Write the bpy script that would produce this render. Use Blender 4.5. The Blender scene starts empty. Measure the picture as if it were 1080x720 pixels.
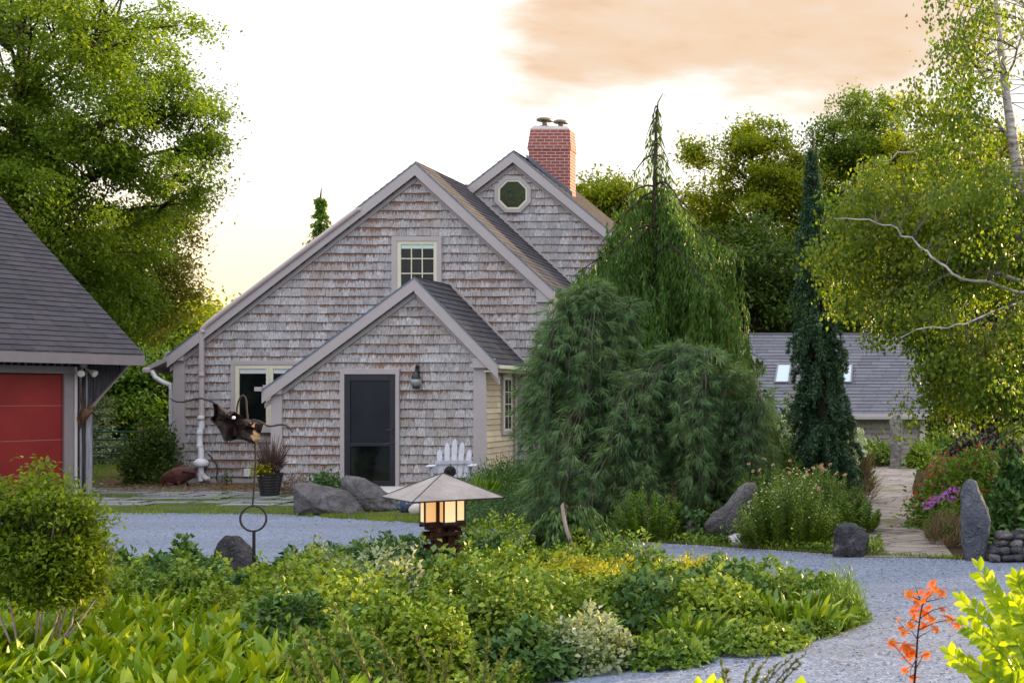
import bpy, bmesh, math, random
import numpy as np
from mathutils import Vector, Matrix, noise as mnoise
rng = np.random.default_rng(12); random.seed(5)
SC = bpy.context.scene; COL = SC.collection
F = 1350.0; CX = 960.0; HY = 420.0; H = 1.68      # focal length in photo pixels, principal point, eye height
R = math.radians

# ---------------------------------------------------------------- helpers
def at(x, y, Y):
    """pixel of the photograph -> point at depth Y"""
    return Vector(((x-CX)/F*Y, Y, H+(HY-y)/F*Y))
def gp(x, y, z=0.0):
    Y = F*(H-z)/(y-HY); return at(x, y, Y)
def onplane(x, y, p0, n):
    d = Vector(((x-CX)/F, 1, (HY-y)/F)); o = Vector((0, 0, H))
    t = (Vector(p0)-o).dot(n)/d.dot(n); return o+d*t

ORG = {}
def prop(o, label=None, cat=None, group=None, kind=None):
    if label: o['label'] = label
    if cat: o['category'] = cat
    if group: o['group'] = group
    if kind: o['kind'] = kind
    return o
def empty(name, loc, label, cat, group=None):
    o = bpy.data.objects.new(name, None); o.empty_display_size = .3
    COL.objects.link(o); o.location = loc; ORG[o.name] = Vector(loc)
    return prop(o, label, cat, group)
def link(name, me, mat, parent=None, origin=None, smooth=False):
    """mesh in world coordinates -> object; origin from the parent or given"""
    if parent is not None: org = ORG[parent.name]
    else: org = Vector(origin) if origin is not None else Vector((0, 0, 0))
    if org.length > 0: me.transform(Matrix.Translation(-org))
    o = bpy.data.objects.new(name, me); COL.objects.link(o)
    if mat: me.materials.append(mat)
    if parent is not None: o.parent = parent
    else: o.location = org
    ORG[o.name] = org
    if smooth:
        me.polygons.foreach_set('use_smooth', np.ones(len(me.polygons), bool))
    me.update()
    return o
class MB:
    def __init__(s): s.v = []; s.f = []; s.uv = None
    def poly(s, pts):
        b = len(s.v); s.v += [tuple(p) for p in pts]; s.f.append(tuple(range(b, b+len(pts))))
    def box(s, c, d, rz=0, ax=None):
        """centre, full dims, rotation about z or a Matrix"""
        M = ax if ax is not None else Matrix.Rotation(rz, 3, 'Z')
        b = len(s.v); c = Vector(c)
        for i in (-1, 1):
            for j in (-1, 1):
                for k in (-1, 1):
                    s.v.append(tuple(c+M@Vector((i*d[0]/2, j*d[1]/2, k*d[2]/2))))
        for f in ((0,1,3,2),(4,6,7,5),(0,4,5,1),(2,3,7,6),(0,2,6,4),(1,5,7,3)):
            s.f.append(tuple(b+i for i in f))
        return s
    def bx(s, x0, x1, y0, y1, z0, z1):
        return s.box(((x0+x1)/2, (y0+y1)/2, (z0+z1)/2), (abs(x1-x0), abs(y1-y0), abs(z1-z0)))
    def bar(s, p, q, w, h, up=(0, 0, 1)):
        p = Vector(p); q = Vector(q); d = (q-p); L = d.length; d.normalize()
        side = d.cross(Vector(up)).normalized(); u = side.cross(d)
        M = Matrix((d, side, u)).transposed()
        return s.box((p+q)/2, (L, w, h), ax=M)
    def prism(s, pts, vec):
        """polygon pts extruded by vec"""
        n = len(pts); b = len(s.v); vec = Vector(vec)
        s.v += [tuple(p) for p in pts]+[tuple(Vector(p)+vec) for p in pts]
        s.f.append(tuple(b+i for i in range(n))); s.f.append(tuple(b+n+i for i in reversed(range(n))))
        for i in range(n):
            j = (i+1) % n; s.f.append((b+i, b+n+i, b+n+j, b+j))
        return s
    def tube(s, pts, rad, n=8, closed=False):
        pts = [Vector(p) for p in pts]; m = len(pts)
        if not hasattr(rad, '__len__'): rad = [rad]*m
        b = len(s.v); prev = None
        for i, p in enumerate(pts):
            if closed: t = pts[(i+1) % m]-pts[i-1]
            else: t = pts[min(i+1, m-1)]-pts[max(i-1, 0)]
            if t.length < 1e-9: t = Vector((0, 0, 1))
            t.normalize()
            a = prev if prev is not None else (Vector((0, 1, 0)) if abs(t.y) < .9 else Vector((1, 0, 0)))
            a = (a-t*a.dot(t)).normalized(); prev = a; c = t.cross(a)
            for k in range(n):
                th = 2*math.pi*k/n; s.v.append(tuple(p+(a*math.cos(th)+c*math.sin(th))*rad[i]))
        for i in range(m if closed else m-1):
            j = (i+1) % m
            for k in range(n):
                l = (k+1) % n; s.f.append((b+i*n+k, b+i*n+l, b+j*n+l, b+j*n+k))
        if not closed:
            s.f.append(tuple(b+k for k in reversed(range(n)))); s.f.append(tuple(b+(m-1)*n+k for k in range(n)))
        return s
    def lathe(s, c, prof, n=24):
        c = Vector(c); b = len(s.v); m = len(prof)
        for r, z in prof:
            for k in range(n):
                th = 2*math.pi*k/n; s.v.append((c.x+r*math.cos(th), c.y+r*math.sin(th), c.z+z))
        for i in range(m-1):
            for k in range(n):
                l = (k+1) % n; s.f.append((b+i*n+k, b+i*n+l, b+(i+1)*n+l, b+(i+1)*n+k))
        s.f.append(tuple(b+k for k in reversed(range(n)))); s.f.append(tuple(b+(m-1)*n+k for k in range(n)))
        return s
    def build(s, name, mat, parent=None, origin=None, smooth=False, bevel=0):
        me = bpy.data.meshes.new(name); me.from_pydata(s.v, [], s.f)
        bm = bmesh.new(); bm.from_mesh(me); bmesh.ops.recalc_face_normals(bm, faces=bm.faces); bm.to_mesh(me); bm.free()
        o = link(name, me, mat, parent, origin, smooth)
        if smooth:
            try: me.set_sharp_from_angle(angle=R(40))
            except Exception: pass
        if bevel:
            m = o.modifiers.new('bevel', 'BEVEL'); m.width = bevel; m.segments = 2; m.limit_method = 'ANGLE'
        return o
def npmesh(name, V, Fq, mat, parent=None, origin=None, smooth=False):
    V = np.asarray(V, dtype=np.float64).reshape(-1, 3); Fq = np.asarray(Fq, dtype=np.int32); k = Fq.shape[1]
    me = bpy.data.meshes.new(name)
    org = ORG[parent.name] if parent is not None else (Vector(origin) if origin is not None else Vector((0, 0, 0)))
    V = V-np.array(org)
    me.vertices.add(len(V)); me.vertices.foreach_set('co', V.astype(np.float32).ravel())
    me.loops.add(Fq.size); me.loops.foreach_set('vertex_index', Fq.ravel())
    me.polygons.add(len(Fq)); me.polygons.foreach_set('loop_start', np.arange(0, Fq.size, k, dtype=np.int32))
    me.update(calc_edges=True)
    me.transform(Matrix.Translation(org))
    return link(name, me, mat, parent, origin, smooth)
def nrm(a): return a/np.maximum(np.linalg.norm(a, axis=-1, keepdims=True), 1e-9)
def rdir(n): return nrm(rng.normal(size=(n, 3)))
def leafq(C, D, L, W, N=None, fold=.25):
    """one folded four-cornered leaf per row -> (n,4,3)"""
    n = len(C); D = nrm(D)
    if N is None: N = rdir(n)*.8+np.array([0, 0, 1])
    S = nrm(np.cross(D, N)); N = np.cross(S, D)
    L = np.broadcast_to(L, (n,))[:, None]; W = np.broadcast_to(W, (n,))[:, None]
    m = C+D*L*.45+N*W*fold
    return np.stack([C, m+S*W/2, C+D*L, m-S*W/2], 1)
def quads(name, Q, mat, parent=None, origin=None):
    Q = np.concatenate(Q) if isinstance(Q, list) else Q
    return npmesh(name, Q.reshape(-1, 3), np.arange(len(Q)*4).reshape(-1, 4), mat, parent, origin)
def bladeq(C, D, L, W, bend, k=4, wp=None):
    """curved strap leaves with a mid fold -> verts, faces"""
    n = len(C); D = nrm(D); L = np.broadcast_to(L, (n,))[:, None]; W = np.broadcast_to(W, (n,))[:, None]; bend = np.broadcast_to(bend, (n,))[:, None]
    S = nrm(np.cross(D, np.array([0, 0, 1.])+rng.normal(size=(n, 3))*.25)); up = np.cross(S, D)
    rows = []
    for i in range(k+1):
        t = i/k; c = C+D*L*t-np.array([0, 0, 1.])*bend*L*t*t
        w = W*(math.sin(math.pi*min(1, t*.93+.07))**.75 if wp is None else wp(t))*.5
        rows += [c-S*w+up*w*.35, c, c+S*w+up*w*.35]
    V = np.stack(rows, 1); m = 3*(k+1); fs = []
    for i in range(k):
        for j in (0, 1): a = 3*i+j; fs.append((a, a+1, a+4, a+3))
    fs = np.array(fs); Fq = (fs[None]+(np.arange(n)*m)[:, None, None]).reshape(-1, 4)
    return V.reshape(-1, 3), Fq
def merge(lst):
    V = []; Fs = []; b = 0
    for v, f in lst: V.append(v); Fs.append(f+b); b += len(v)
    return np.concatenate(V), np.concatenate(Fs)
def clip(poly, a, b, c):
    """keep a*x+b*y<=c"""
    out = []
    for i in range(len(poly)):
        p, q = poly[i], poly[(i+1) % len(poly)]
        dp = a*p[0]+b*p[1]-c; dq = a*q[0]+b*q[1]-c
        if dp <= 0: out.append(p)
        if (dp < 0 < dq) or (dq < 0 < dp):
            t = dp/(dp-dq); out.append((p[0]+t*(q[0]-p[0]), p[1]+t*(q[1]-p[1])))
    return out
def clip_poly(poly, conv):
    A = sum(conv[i][0]*conv[(i+1) % len(conv)][1]-conv[(i+1) % len(conv)][0]*conv[i][1] for i in range(len(conv)))
    cv = conv if A > 0 else conv[::-1]
    for i in range(len(cv)):
        p, q = cv[i], cv[(i+1) % len(cv)]; dx, dy = q[0]-p[0], q[1]-p[1]
        a, b = dy, -dx; poly = clip(poly, a, b, a*p[0]+b*p[1])
        if len(poly) < 3: return []
    return poly
def shingles(name, conv, o, u, v, n, course, w0, w1, th, mat, parent, jit=.006, gap=.004, start=None):
    """lapped courses of separate shingles inside the convex outline conv (plane coordinates, u across, v up the surface)"""
    o = Vector(o); u = Vector(u).normalized(); v = Vector(v).normalized(); n = Vector(n).normalized()
    xs = [p[0] for p in conv]; ys = [p[1] for p in conv]; V = []; Fs = []; UV = []
    y = min(ys) if start is None else start
    while y < max(ys):
        x = min(xs)-random.random()*w1
        while x < max(xs):
            w = random.uniform(w0, w1); j = random.uniform(-jit, jit)
            q = clip_poly([(x+gap/2, y+j), (x+w-gap/2, y+j), (x+w-gap/2, y+course+.012), (x+gap/2, y+course+.012)], conv)
            if len(q) >= 3:
                b = len(V); tz = th*random.uniform(.8, 1.25); du = random.random()*40
                for (px, py) in q:
                    t = max(0., min(1., (py-y)/course)); V.append(o+u*px+v*py+n*(tz*(1-t)+.002)); UV.append((px+du, t))
                Fs.append(tuple(range(b, b+len(q))))
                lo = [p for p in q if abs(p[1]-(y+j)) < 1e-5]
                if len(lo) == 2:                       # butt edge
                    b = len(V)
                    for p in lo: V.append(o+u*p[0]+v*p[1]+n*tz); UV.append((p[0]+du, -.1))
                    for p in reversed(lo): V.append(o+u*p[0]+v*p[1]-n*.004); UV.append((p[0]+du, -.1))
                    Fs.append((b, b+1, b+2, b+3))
            x += w
        y += course
    me = bpy.data.meshes.new(name); me.from_pydata([tuple(p) for p in V], [], Fs)
    lay = me.uv_layers.new(name='UVMap'); vi = np.zeros(len(me.loops), np.int32); me.loops.foreach_get('vertex_index', vi)
    lay.data.foreach_set('uv', np.array(UV, np.float32)[vi].ravel())
    return link(name, me, mat, parent)
def lumpy(outline, Y, T, seed, mat, name, parent=None, origin=None, amp=.03, n=72, m=25, lean=(0, 0), freq=2.2, pw=2.6):
    """silhouette traced in pixels at depth Y, given real thickness T and a rough surface"""
    P = [at(x, y, Y) for x, y in outline]; return lumpy3(P, T, seed, mat, name, parent, origin, amp, n, m, lean, freq, pw)
def lumpy3(P, T, seed, mat, name, parent=None, origin=None, amp=.03, n=72, m=25, lean=(0, 0), freq=2.2, pw=2.6):
    L = [0]
    for i in range(len(P)): L.append(L[-1]+(P[(i+1) % len(P)]-P[i]).length)
    pts = []
    for k in range(n):
        s = L[-1]*k/n; i = max(j for j in range(len(P)) if L[j] <= s+1e-9); t = (s-L[i])/(L[i+1]-L[i]+1e-9)
        pts.append(P[i].lerp(P[(i+1) % len(P)], t))
    c = sum(pts, Vector())/n; V = []; Fs = []
    for a in range(m):
        t = -1+2*a/(m-1); s = max(.02, (1-abs(t)**pw)**.5)
        for p in pts:
            q = c+(p-c)*s+Vector((lean[0]*t, t*T/2, lean[1]*t)); 
            d = (q-c).normalized()
            sv = Vector((seed*7.3, 0, 0)); k = mnoise.fractal(q*freq+sv, .8, 2.1, 6)+.9*(mnoise.voronoi(q*freq*2.3+sv)[0][0]-.35)+.35*(mnoise.voronoi(q*freq*6+sv)[0][0]-.35)
            q = q+d*k*amp*2; V.append(tuple(q))
    for a in range(m-1):
        for k in range(n):
            l = (k+1) % n; Fs.append((a*n+k, a*n+l, (a+1)*n+l, (a+1)*n+k))
    Fs.append(tuple(range(n))[::-1]); Fs.append(tuple((m-1)*n+k for k in range(n)))
    me = bpy.data.meshes.new(name); me.from_pydata(V, [], Fs)
    bm = bmesh.new(); bm.from_mesh(me); bmesh.ops.recalc_face_normals(bm, faces=bm.faces); bm.to_mesh(me); bm.free()
    return link(name, me, mat, parent, origin, True)

# ---------------------------------------------------------------- materials
def mat(name):
    m = bpy.data.materials.new(name); m.use_nodes = True; m.node_tree.nodes.clear(); return m
class NT:
    def __init__(s, m): s.t = m.node_tree; s.n = s.t.nodes
    def a(s, ty, **k):
        n = s.n.new(ty)
        for p, v in k.items():
            if p.startswith('i_'): n.inputs[p[2:].replace('_', ' ')].default_value = v
            else: setattr(n, p, v)
        return n
    def l(s, a, b): s.t.links.new(a, b)
    def math(s, op, a, b=None, clamp=False):
        n = s.n.new('ShaderNodeMath'); n.operation = op; n.use_clamp = clamp
        for i, v in enumerate((a, b)):
            if v is None: continue
            if isinstance(v, (int, float)): n.inputs[i].default_value = v
            else: s.l(v, n.inputs[i])
        return n.outputs[0]
    def mix(s, f, a, b, ty='MIX'):
        n = s.n.new('ShaderNodeMix'); n.data_type = 'RGBA'; n.blend_type = ty
        for i, v in ((0, f), (6, a), (7, b)):
            if isinstance(v, (int, float)): n.inputs[i].default_value = v
            elif isinstance(v, tuple): n.inputs[i].default_value = v if len(v) == 4 else (*v, 1)
            else: s.l(v, n.inputs[i])
        return n.outputs[2]
    def ramp(s, f, st):
        n = s.n.new('ShaderNodeValToRGB'); e = n.color_ramp.elements
        while len(e) < len(st): e.new(.5)
        for i, (p, c) in enumerate(st): e[i].position = p; e[i].color = (*c, 1) if len(c) == 3 else c
        s.l(f, n.inputs[0]); return n.outputs[0]
    def noise(s, scale, det=4, vec=None, rough=.55, dim='3D'):
        n = s.a('ShaderNodeTexNoise'); n.inputs['Scale'].default_value = scale; n.inputs['Detail'].default_value = det; n.inputs['Roughness'].default_value = rough
        if vec is not None: s.l(vec, n.inputs['Vector'])
        return n.outputs['Fac']
    def map(s, vec, sc=(1, 1, 1), loc=(0, 0, 0)):
        n = s.a('ShaderNodeMapping'); n.inputs['Scale'].default_value = sc; n.inputs['Location'].default_value = loc; s.l(vec, n.inputs['Vector']); return n.outputs[0]
    def obj(s): return s.a('ShaderNodeTexCoord').outputs['Object']
    def pos(s): return s.a('ShaderNodeNewGeometry').outputs['Position']
    def out(s, sh): o = s.a('ShaderNodeOutputMaterial'); s.l(sh, o.inputs['Surface'])
    def pr(s, col, rough=.6, spec=.3, metal=0, bump=None, bs=.5, bd=.01):
        p = s.a('ShaderNodeBsdfPrincipled')
        for k, v in (('Base Color', col), ('Roughness', rough), ('Specular IOR Level', spec), ('Metallic', metal)):
            if isinstance(v, tuple): p.inputs[k].default_value = (*v, 1) if len(v) == 3 else v
            elif isinstance(v, (int, float)): p.inputs[k].default_value = v
            else: s.l(v, p.inputs[k])
        if bump is not None:
            b = s.a('ShaderNodeBump'); b.inputs['Strength'].default_value = bs; b.inputs['Distance'].default_value = bd
            s.l(bump, b.inputs['Height']); s.l(b.outputs[0], p.inputs['Normal'])
        return p.outputs[0]
def plain(name, col, rough=.6, spec=.3, metal=0, var=.15, ns=6, bump=.3, bd=.004):
    m = mat(name); t = NT(m); v = t.obj(); n = t.noise(ns, 5, v); n2 = t.noise(ns*9, 3, v)
    f = t.math('ADD', t.math('MULTIPLY', n, .7), t.math('MULTIPLY', n2, .3))
    c = t.ramp(f, [(.3, tuple(x*(1-var) for x in col)), (.7, tuple(min(1, x*(1+var)) for x in col))])
    t.out(t.pr(c, rough, spec, metal, n2, bump, bd)); return m
def leafmat(name, cols, trans=.35, tcol=None, rough=.45, spec=.22, nscale=.8):
    """leaf colours picked per leaf, drifting over the plant; thin leaves let light through"""
    m = mat(name); t = NT(m); g = t.a('ShaderNodeNewGeometry'); r = g.outputs['Random Per Island']
    n = t.noise(nscale, 2, t.obj())
    f = t.math('ADD', t.math('MULTIPLY', r, .6), t.math('MULTIPLY', t.math('SUBTRACT', n, .3), 1.0), clamp=True)
    k = len(cols)-1; c = t.ramp(f, [(.05+.9*i/k, cols[i]) for i in range(k+1)])
    p = t.pr(c, rough, spec)
    tr = t.a('ShaderNodeBsdfTranslucent')
    tc = t.mix(1.0, c, tcol or (1.25, 1.2, .6), 'MULTIPLY'); t.l(tc, tr.inputs['Color'])
    mx = t.a('ShaderNodeMixShader'); mx.inputs[0].default_value = trans; t.l(p, mx.inputs[1]); t.l(tr.outputs[0], mx.inputs[2])
    t.out(mx.outputs[0]); return m
def barkmat(name, c0, c1, sc=(8, 8, 1.5)):
    m = mat(name); t = NT(m); v = t.map(t.obj(), sc); n = t.noise(1.5, 6, v, .65)
    t.out(t.pr(t.ramp(n, [(.35, c0), (.65, c1)]), .85, .1, 0, n, .8, .02)); return m
def shinglemat(name, base, pale, rust, amt=.5, dark=(.03, .025, .03)):
    m = mat(name); t = NT(m); uv = t.a('ShaderNodeUVMap').outputs[0]; sx = t.a('ShaderNodeSeparateXYZ'); t.l(uv, sx.inputs[0])
    vv = sx.outputs['Y']; g = t.a('ShaderNodeNewGeometry'); r = g.outputs['Random Per Island']
    st = t.noise(1.0, 4, t.map(uv, (70, 2.2, 1)), .6); st2 = t.noise(1.0, 3, t.map(uv, (26, .7, 1)), .6); big = t.noise(.55, 3, g.outputs['Position'])
    fine = t.noise(1.0, 3, t.map(uv, (160, 14, 1)), .6)
    c = t.mix(t.math('MULTIPLY', t.math('SUBTRACT', st, .42), 3.2, True), base, pale)
    c = t.mix(t.math('MULTIPLY', r, .55), c, tuple(x*.55 for x in base)); patch = t.noise(1.3, 5, g.outputs['Position'], .65)
    c = t.mix(t.math('MULTIPLY', t.math('SUBTRACT', patch, .48), 3.0, True), c, t.mix(.5, c, (.34, .25, .18))); c = t.mix(t.math('MULTIPLY', t.math('SUBTRACT', .44, patch), 3.0, True), c, t.mix(.4, c, (.62, .64, .70)))
    # ragged rust-brown wood bared under each lap, growing from the top of the exposure downward
    e = t.math('SUBTRACT', t.math('ADD', vv, t.math('MULTIPLY', t.math('SUBTRACT', st2, .5), 1.9)), t.math('SUBTRACT', .83-.20*amt, t.math('MULTIPLY', t.math('SUBTRACT', big, .5), 1.4)))
    e = t.math('MULTIPLY', e, 6.0, True)
    c = t.mix(t.math('MULTIPLY', e, .55+.3*amt), c, t.mix(fine, rust, tuple(x*.55 for x in rust)))
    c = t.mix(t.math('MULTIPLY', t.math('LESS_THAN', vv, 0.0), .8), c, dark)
    t.out(t.pr(c, .85, .12, 0, t.math('ADD', fine, t.math('MULTIPLY', st, .6)), .5, .006)); return m
def roofmat(name, a, b, warm):
    m = mat(name); t = NT(m); g = t.a('ShaderNodeNewGeometry'); r = g.outputs['Random Per Island']; P = g.outputs['Position']
    n = t.noise(90, 3, P); big = t.noise(.8, 3, P)
    c = t.mix(r, a, b); c = t.mix(t.math('MULTIPLY', t.math('SUBTRACT', big, .45), 1.6, True), c, warm)
    c = t.mix(t.math('MULTIPLY', n, .5), c, tuple(x*.5 for x in a))
    t.out(t.pr(c, .85, .2, 0, n, .6, .004)); return m
def rockmat(name, a, b, spot, nspot=.62):
    m = mat(name); t = NT(m); v = t.obj(); n = t.noise(3.5, 8, v, .65); n2 = t.noise(9, 6, v, .7); n3 = t.noise(45, 3, v)
    c = t.ramp(n, [(.35, a), (.68, b)]); f = t.math('MULTIPLY', t.math('SUBTRACT', n2, nspot), 9, True)
    c = t.mix(t.math('MULTIPLY', f, .8), c, spot); c = t.mix(t.math('MULTIPLY', n3, .35), c, tuple(x*.5 for x in a))
    wn = t.a('ShaderNodeTexNoise'); wn.inputs['Scale'].default_value = 4; wn.inputs['Detail'].default_value = 5; t.l(v, wn.inputs['Vector'])
    wv = t.a('ShaderNodeVectorMath', operation='MULTIPLY_ADD'); t.l(wn.outputs['Color'], wv.inputs[0]); wv.inputs[1].default_value = (.6, .6, .6); t.l(v, wv.inputs[2])
    ve = t.a('ShaderNodeTexVoronoi', feature='DISTANCE_TO_EDGE'); ve.inputs['Scale'].default_value = 3.2; t.l(wv.outputs[0], ve.inputs['Vector'])
    ck = t.math('SUBTRACT', 1.0, t.math('MULTIPLY', ve.outputs['Distance'], 22, True)); c = t.mix(t.math('MULTIPLY', ck, .28), c, tuple(x*.4 for x in a))
    t.out(t.pr(c, .9, .15, 0, t.math('ADD', t.math('MULTIPLY', ck, -.22), t.math('ADD', n2, t.math('MULTIPLY', n3, .5))), 1.0, .06)); return m

M = {}
M['shingle'] = shinglemat('weathered shingle', (.31, .29, .295), (.76, .77, .81), (.25, .12, .065), .85)
M['clap'] = shinglemat('pale clapboard', (.52, .44, .30), (.66, .58, .45), (.24, .17, .10), -.6, (.05, .04, .03))
M['barnboard'] = shinglemat('faded barn siding', (.26, .235, .235), (.60, .58, .60), (.20, .11, .09), .7)
M['trim'] = plain('mauve grey trim paint', (.40, .365, .37), .55, .3, var=.06, ns=2)
M['sash'] = plain('cream sash', (.62, .60, .46), .5, .3, var=.05)
M['roof'] = roofmat('brown asphalt shingle', (.050, .049, .058), (.080, .078, .090), (.085, .075, .078))
M['roofgar'] = roofmat('charcoal asphalt shingle', (.050, .047, .056), (.08, .073, .085), (.085, .075, .085))
M['roofbarn'] = roofmat('grey asphalt shingle', (.13, .13, .155), (.19, .19, .22), (.17, .17, .20))
M['drip'] = plain('blue grey drip edge', (.10, .14, .20), .4, .5, var=.05)
M['white'] = plain('white plastic', (.72, .72, .76), .4, .4, var=.04)
M['pipe'] = plain('pipe painted taupe', (.50, .43, .43), .5, .3, var=.05)
M['black'] = plain('black painted metal', (.012, .013, .016), .35, .5, var=.2)
M['doorblk'] = plain('black door frame', (.016, .018, .026), .35, .4, var=.1)
M['darkwood'] = barkmat('dark weathered boards', (.022, .02, .024), (.085, .078, .085), (9, 9, .7))
M['greywood'] = barkmat('silver grey boards', (.16, .15, .17), (.34, .33, .37), (12, 12, 1))
M['gartrim'] = plain('garage trim paint', (.23, .20, .205), .6, .3, var=.08)
M['garedge'] = plain('pale trim edge', (.50, .47, .47), .6, .3, var=.06)
M['mint'] = plain('pale blind', (.50, .66, .60), .7, .1, var=.03)
M['blind'] = plain('grey roller blind', (.55, .58, .60), .7, .1, var=.03)
m = mat('dark window glass'); t = NT(m); n = t.noise(2.2, 4, t.obj())
t.out(t.pr(t.ramp(n, [(.4, (.004, .006, .006)), (.7, (.016, .020, .014))]), .06, .35)); M['glass'] = m
m = mat('insect screen'); t = NT(m); n = t.noise(1.2, 3, t.obj()); t.out(t.pr(t.ramp(n, [(.35, (.006, .008, .012)), (.7, (.013, .017, .026))]), .35, .25)); M['screen'] = m
m = mat('skylight glass'); t = NT(m); t.out(t.pr((.45, .55, .62), .08, .8)); M['sky_glass'] = m
m = mat('red door paint'); t = NT(m); n = t.noise(1.2, 4, t.obj()); n2 = t.noise(60, 2, t.obj())
t.out(t.pr(t.ramp(n, [(.3, (.19, .014, .013)), (.7, (.26, .022, .019))]), .5, .3, 0, n2, .15, .003)); M['red'] = m
m = mat('red brick'); t = NT(m); uv = t.a('ShaderNodeUVMap').outputs[0]
b = t.a('ShaderNodeTexBrick'); t.l(uv, b.inputs['Vector']); b.inputs['Scale'].default_value = 1; b.inputs['Brick Width'].default_value = .205; b.inputs['Row Height'].default_value = .072; b.inputs['Mortar Size'].default_value = .0075
b.inputs['Color1'].default_value = (.30, .075, .06, 1); b.inputs['Color2'].default_value = (.20, .05, .045, 1); b.inputs['Mortar'].default_value = (.50, .44, .42, 1); b.inputs['Mortar Smooth'].default_value = .1
n = t.noise(14, 4, t.obj()); c = t.mix(t.math('MULTIPLY', n, .5), b.outputs['Color'], (.36, .15, .12))
t.out(t.pr(c, .85, .15, 0, b.outputs['Fac'], -.6, .006)); M['brick'] = m
M['mortar'] = plain('chimney crown mortar', (.50, .46, .44), .9, .1)
M['rust'] = None
def rustmat(name, a, b, metal=.2, rough=.7):
    m = mat(name); t = NT(m); v = t.obj(); n = t.noise(6, 7, v, .7); n2 = t.noise(40, 4, v)
    t.out(t.pr(t.ramp(n, [(.35, a), (.7, b)]), rough, .3, metal, t.math('ADD', n, n2), .5, .01)); return m
M['rust'] = rustmat('dark rusted steel', (.010, .006, .005), (.036, .017, .013), .1, .65)
M['rustred'] = rustmat('red rusted steel', (.05, .020, .016), (.15, .055, .042), .1, .7)
M['wire'] = rustmat('bare bent rod', (.028, .022, .02), (.075, .06, .05), .4, .45)
M['copper'] = rustmat('grey patinated metal roof', (.22, .19, .18), (.33, .30, .29), .35, .42)
M['lampwood'] = barkmat('dark reddish post', (.018, .010, .008), (.085, .035, .022), (20, 20, 2))
def emit(name, col, st):
    m = mat(name); t = NT(m); v = t.obj(); n = t.noise(9, 3, v); p = t.a('ShaderNodeBsdfPrincipled')
    p.inputs['Base Color'].default_value = (.55, .45, .3, 1); p.inputs['Roughness'].default_value = .25
    t.l(t.ramp(n, [(.3, col), (.7, tuple(min(1, c*1.12) for c in col))]), p.inputs['Emission Color']); p.inputs['Emission Strength'].default_value = st; t.out(p.outputs[0]); return m
M['lit'] = emit('lit amber glass', (1, .48, .17), .25)
M['litw'] = emit('lit cream glass', (1, .62, .30), .32)
M['soil'] = None
m = mat('soil'); t = NT(m); v = t.pos(); n = t.noise(5, 8, v, .7); n2 = t.noise(60, 3, v)
t.out(t.pr(t.ramp(n, [(.3, (.022, .016, .011)), (.7, (.075, .05, .033))]), .95, .05, 0, t.math('ADD', n, n2), .8, .03)); M['soil'] = m
m = mat('lawn ground'); t = NT(m); v = t.pos(); n = t.noise(2.0, 8, v, .7); n2 = t.noise(50, 4, v)
c = t.mix(t.math('MULTIPLY', n2, .6), t.ramp(n, [(.3, (.045, .075, .02)), (.7, (.12, .15, .045))]), (.05, .07, .02))
t.out(t.pr(c, .95, .05, 0, n2, 1, .03)); M['lawn'] = m
m = mat('crushed bluestone gravel'); t = NT(m); v = t.pos(); vo = t.a('ShaderNodeTexVoronoi'); vo.inputs['Scale'].default_value = 85; t.l(v, vo.inputs['Vector'])
vo2 = t.a('ShaderNodeTexVoronoi'); vo2.inputs['Scale'].default_value = 38; t.l(v, vo2.inputs['Vector'])
sx = t.a('ShaderNodeSeparateColor'); t.l(vo.outputs['Color'], sx.inputs[0]); sx2 = t.a('ShaderNodeSeparateColor'); t.l(vo2.outputs['Color'], sx2.inputs[0])
big = t.noise(.35, 5, v, .6); r_ = t.math('ADD', t.math('MULTIPLY', sx.outputs[0], .62), t.math('MULTIPLY', sx2.outputs[1], .38))
c = t.ramp(r_, [(.1, (.07, .085, .12)), (.45, (.135, .165, .23)), (.7, (.18, .215, .29)), (.95, (.30, .33, .40))])
c = t.mix(t.math('MULTIPLY', t.math('SUBTRACT', big, .45), 1.1, True), c, (.13, .15, .19)); trk = t.noise(1, 5, t.map(v, (.10, 1.1, 1)), .7); c = t.mix(t.math('MULTIPLY', t.math('SUBTRACT', trk, .45), 4.5, True), c, t.mix(.45, c, (.10, .11, .135)))
t.out(t.pr(c, .85, .25, 0, t.math('ADD', vo.outputs['Distance'], t.math('MULTIPLY', vo2.outputs['Distance'], 1.5)), -.8, .006)); M['gravel'] = m
def flagmat(name, a, b, d):
    m = mat(name); t = NT(m); g = t.a('ShaderNodeNewGeometry'); v = g.outputs['Position']; n = t.noise(7, 7, v, .7); n2 = t.noise(60, 3, v); big = t.noise(1.5, 4, v)
    c = t.mix(g.outputs['Random Per Island'], a, b); c = t.mix(t.math('MULTIPLY', n, .8), c, tuple(x*.6 for x in a)); c = t.mix(t.math('MULTIPLY', t.math('SUBTRACT', big, .5), 3, True), c, d)
    t.out(t.pr(c, .9, .15, 0, t.math('ADD', n, n2), .6, .012)); return m
M['flag'] = flagmat('blue grey flagstone', (.19, .20, .21), (.30, .30, .32), (.16, .19, .12))
M['pathstone'] = flagmat('tan path stone', (.24, .20, .175), (.34, .29, .26), (.15, .16, .09))
M['straw'] = plain('straw mulch', (.17, .115, .085), .95, .05, var=.45, ns=18, bump=1, bd=.03)
M['rockgrey'] = rockmat('grey boulder', (.10, .095, .10), (.21, .20, .205), (.05, .05, .06))
M['rockblue'] = rockmat('slate standing stone', (.085, .095, .12), (.17, .18, .21), (.30, .34, .28), .58)
M['rockbrown'] = rockmat('brown lichened stone', (.19, .175, .16), (.36, .34, .32), (.46, .46, .42), .52)
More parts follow.
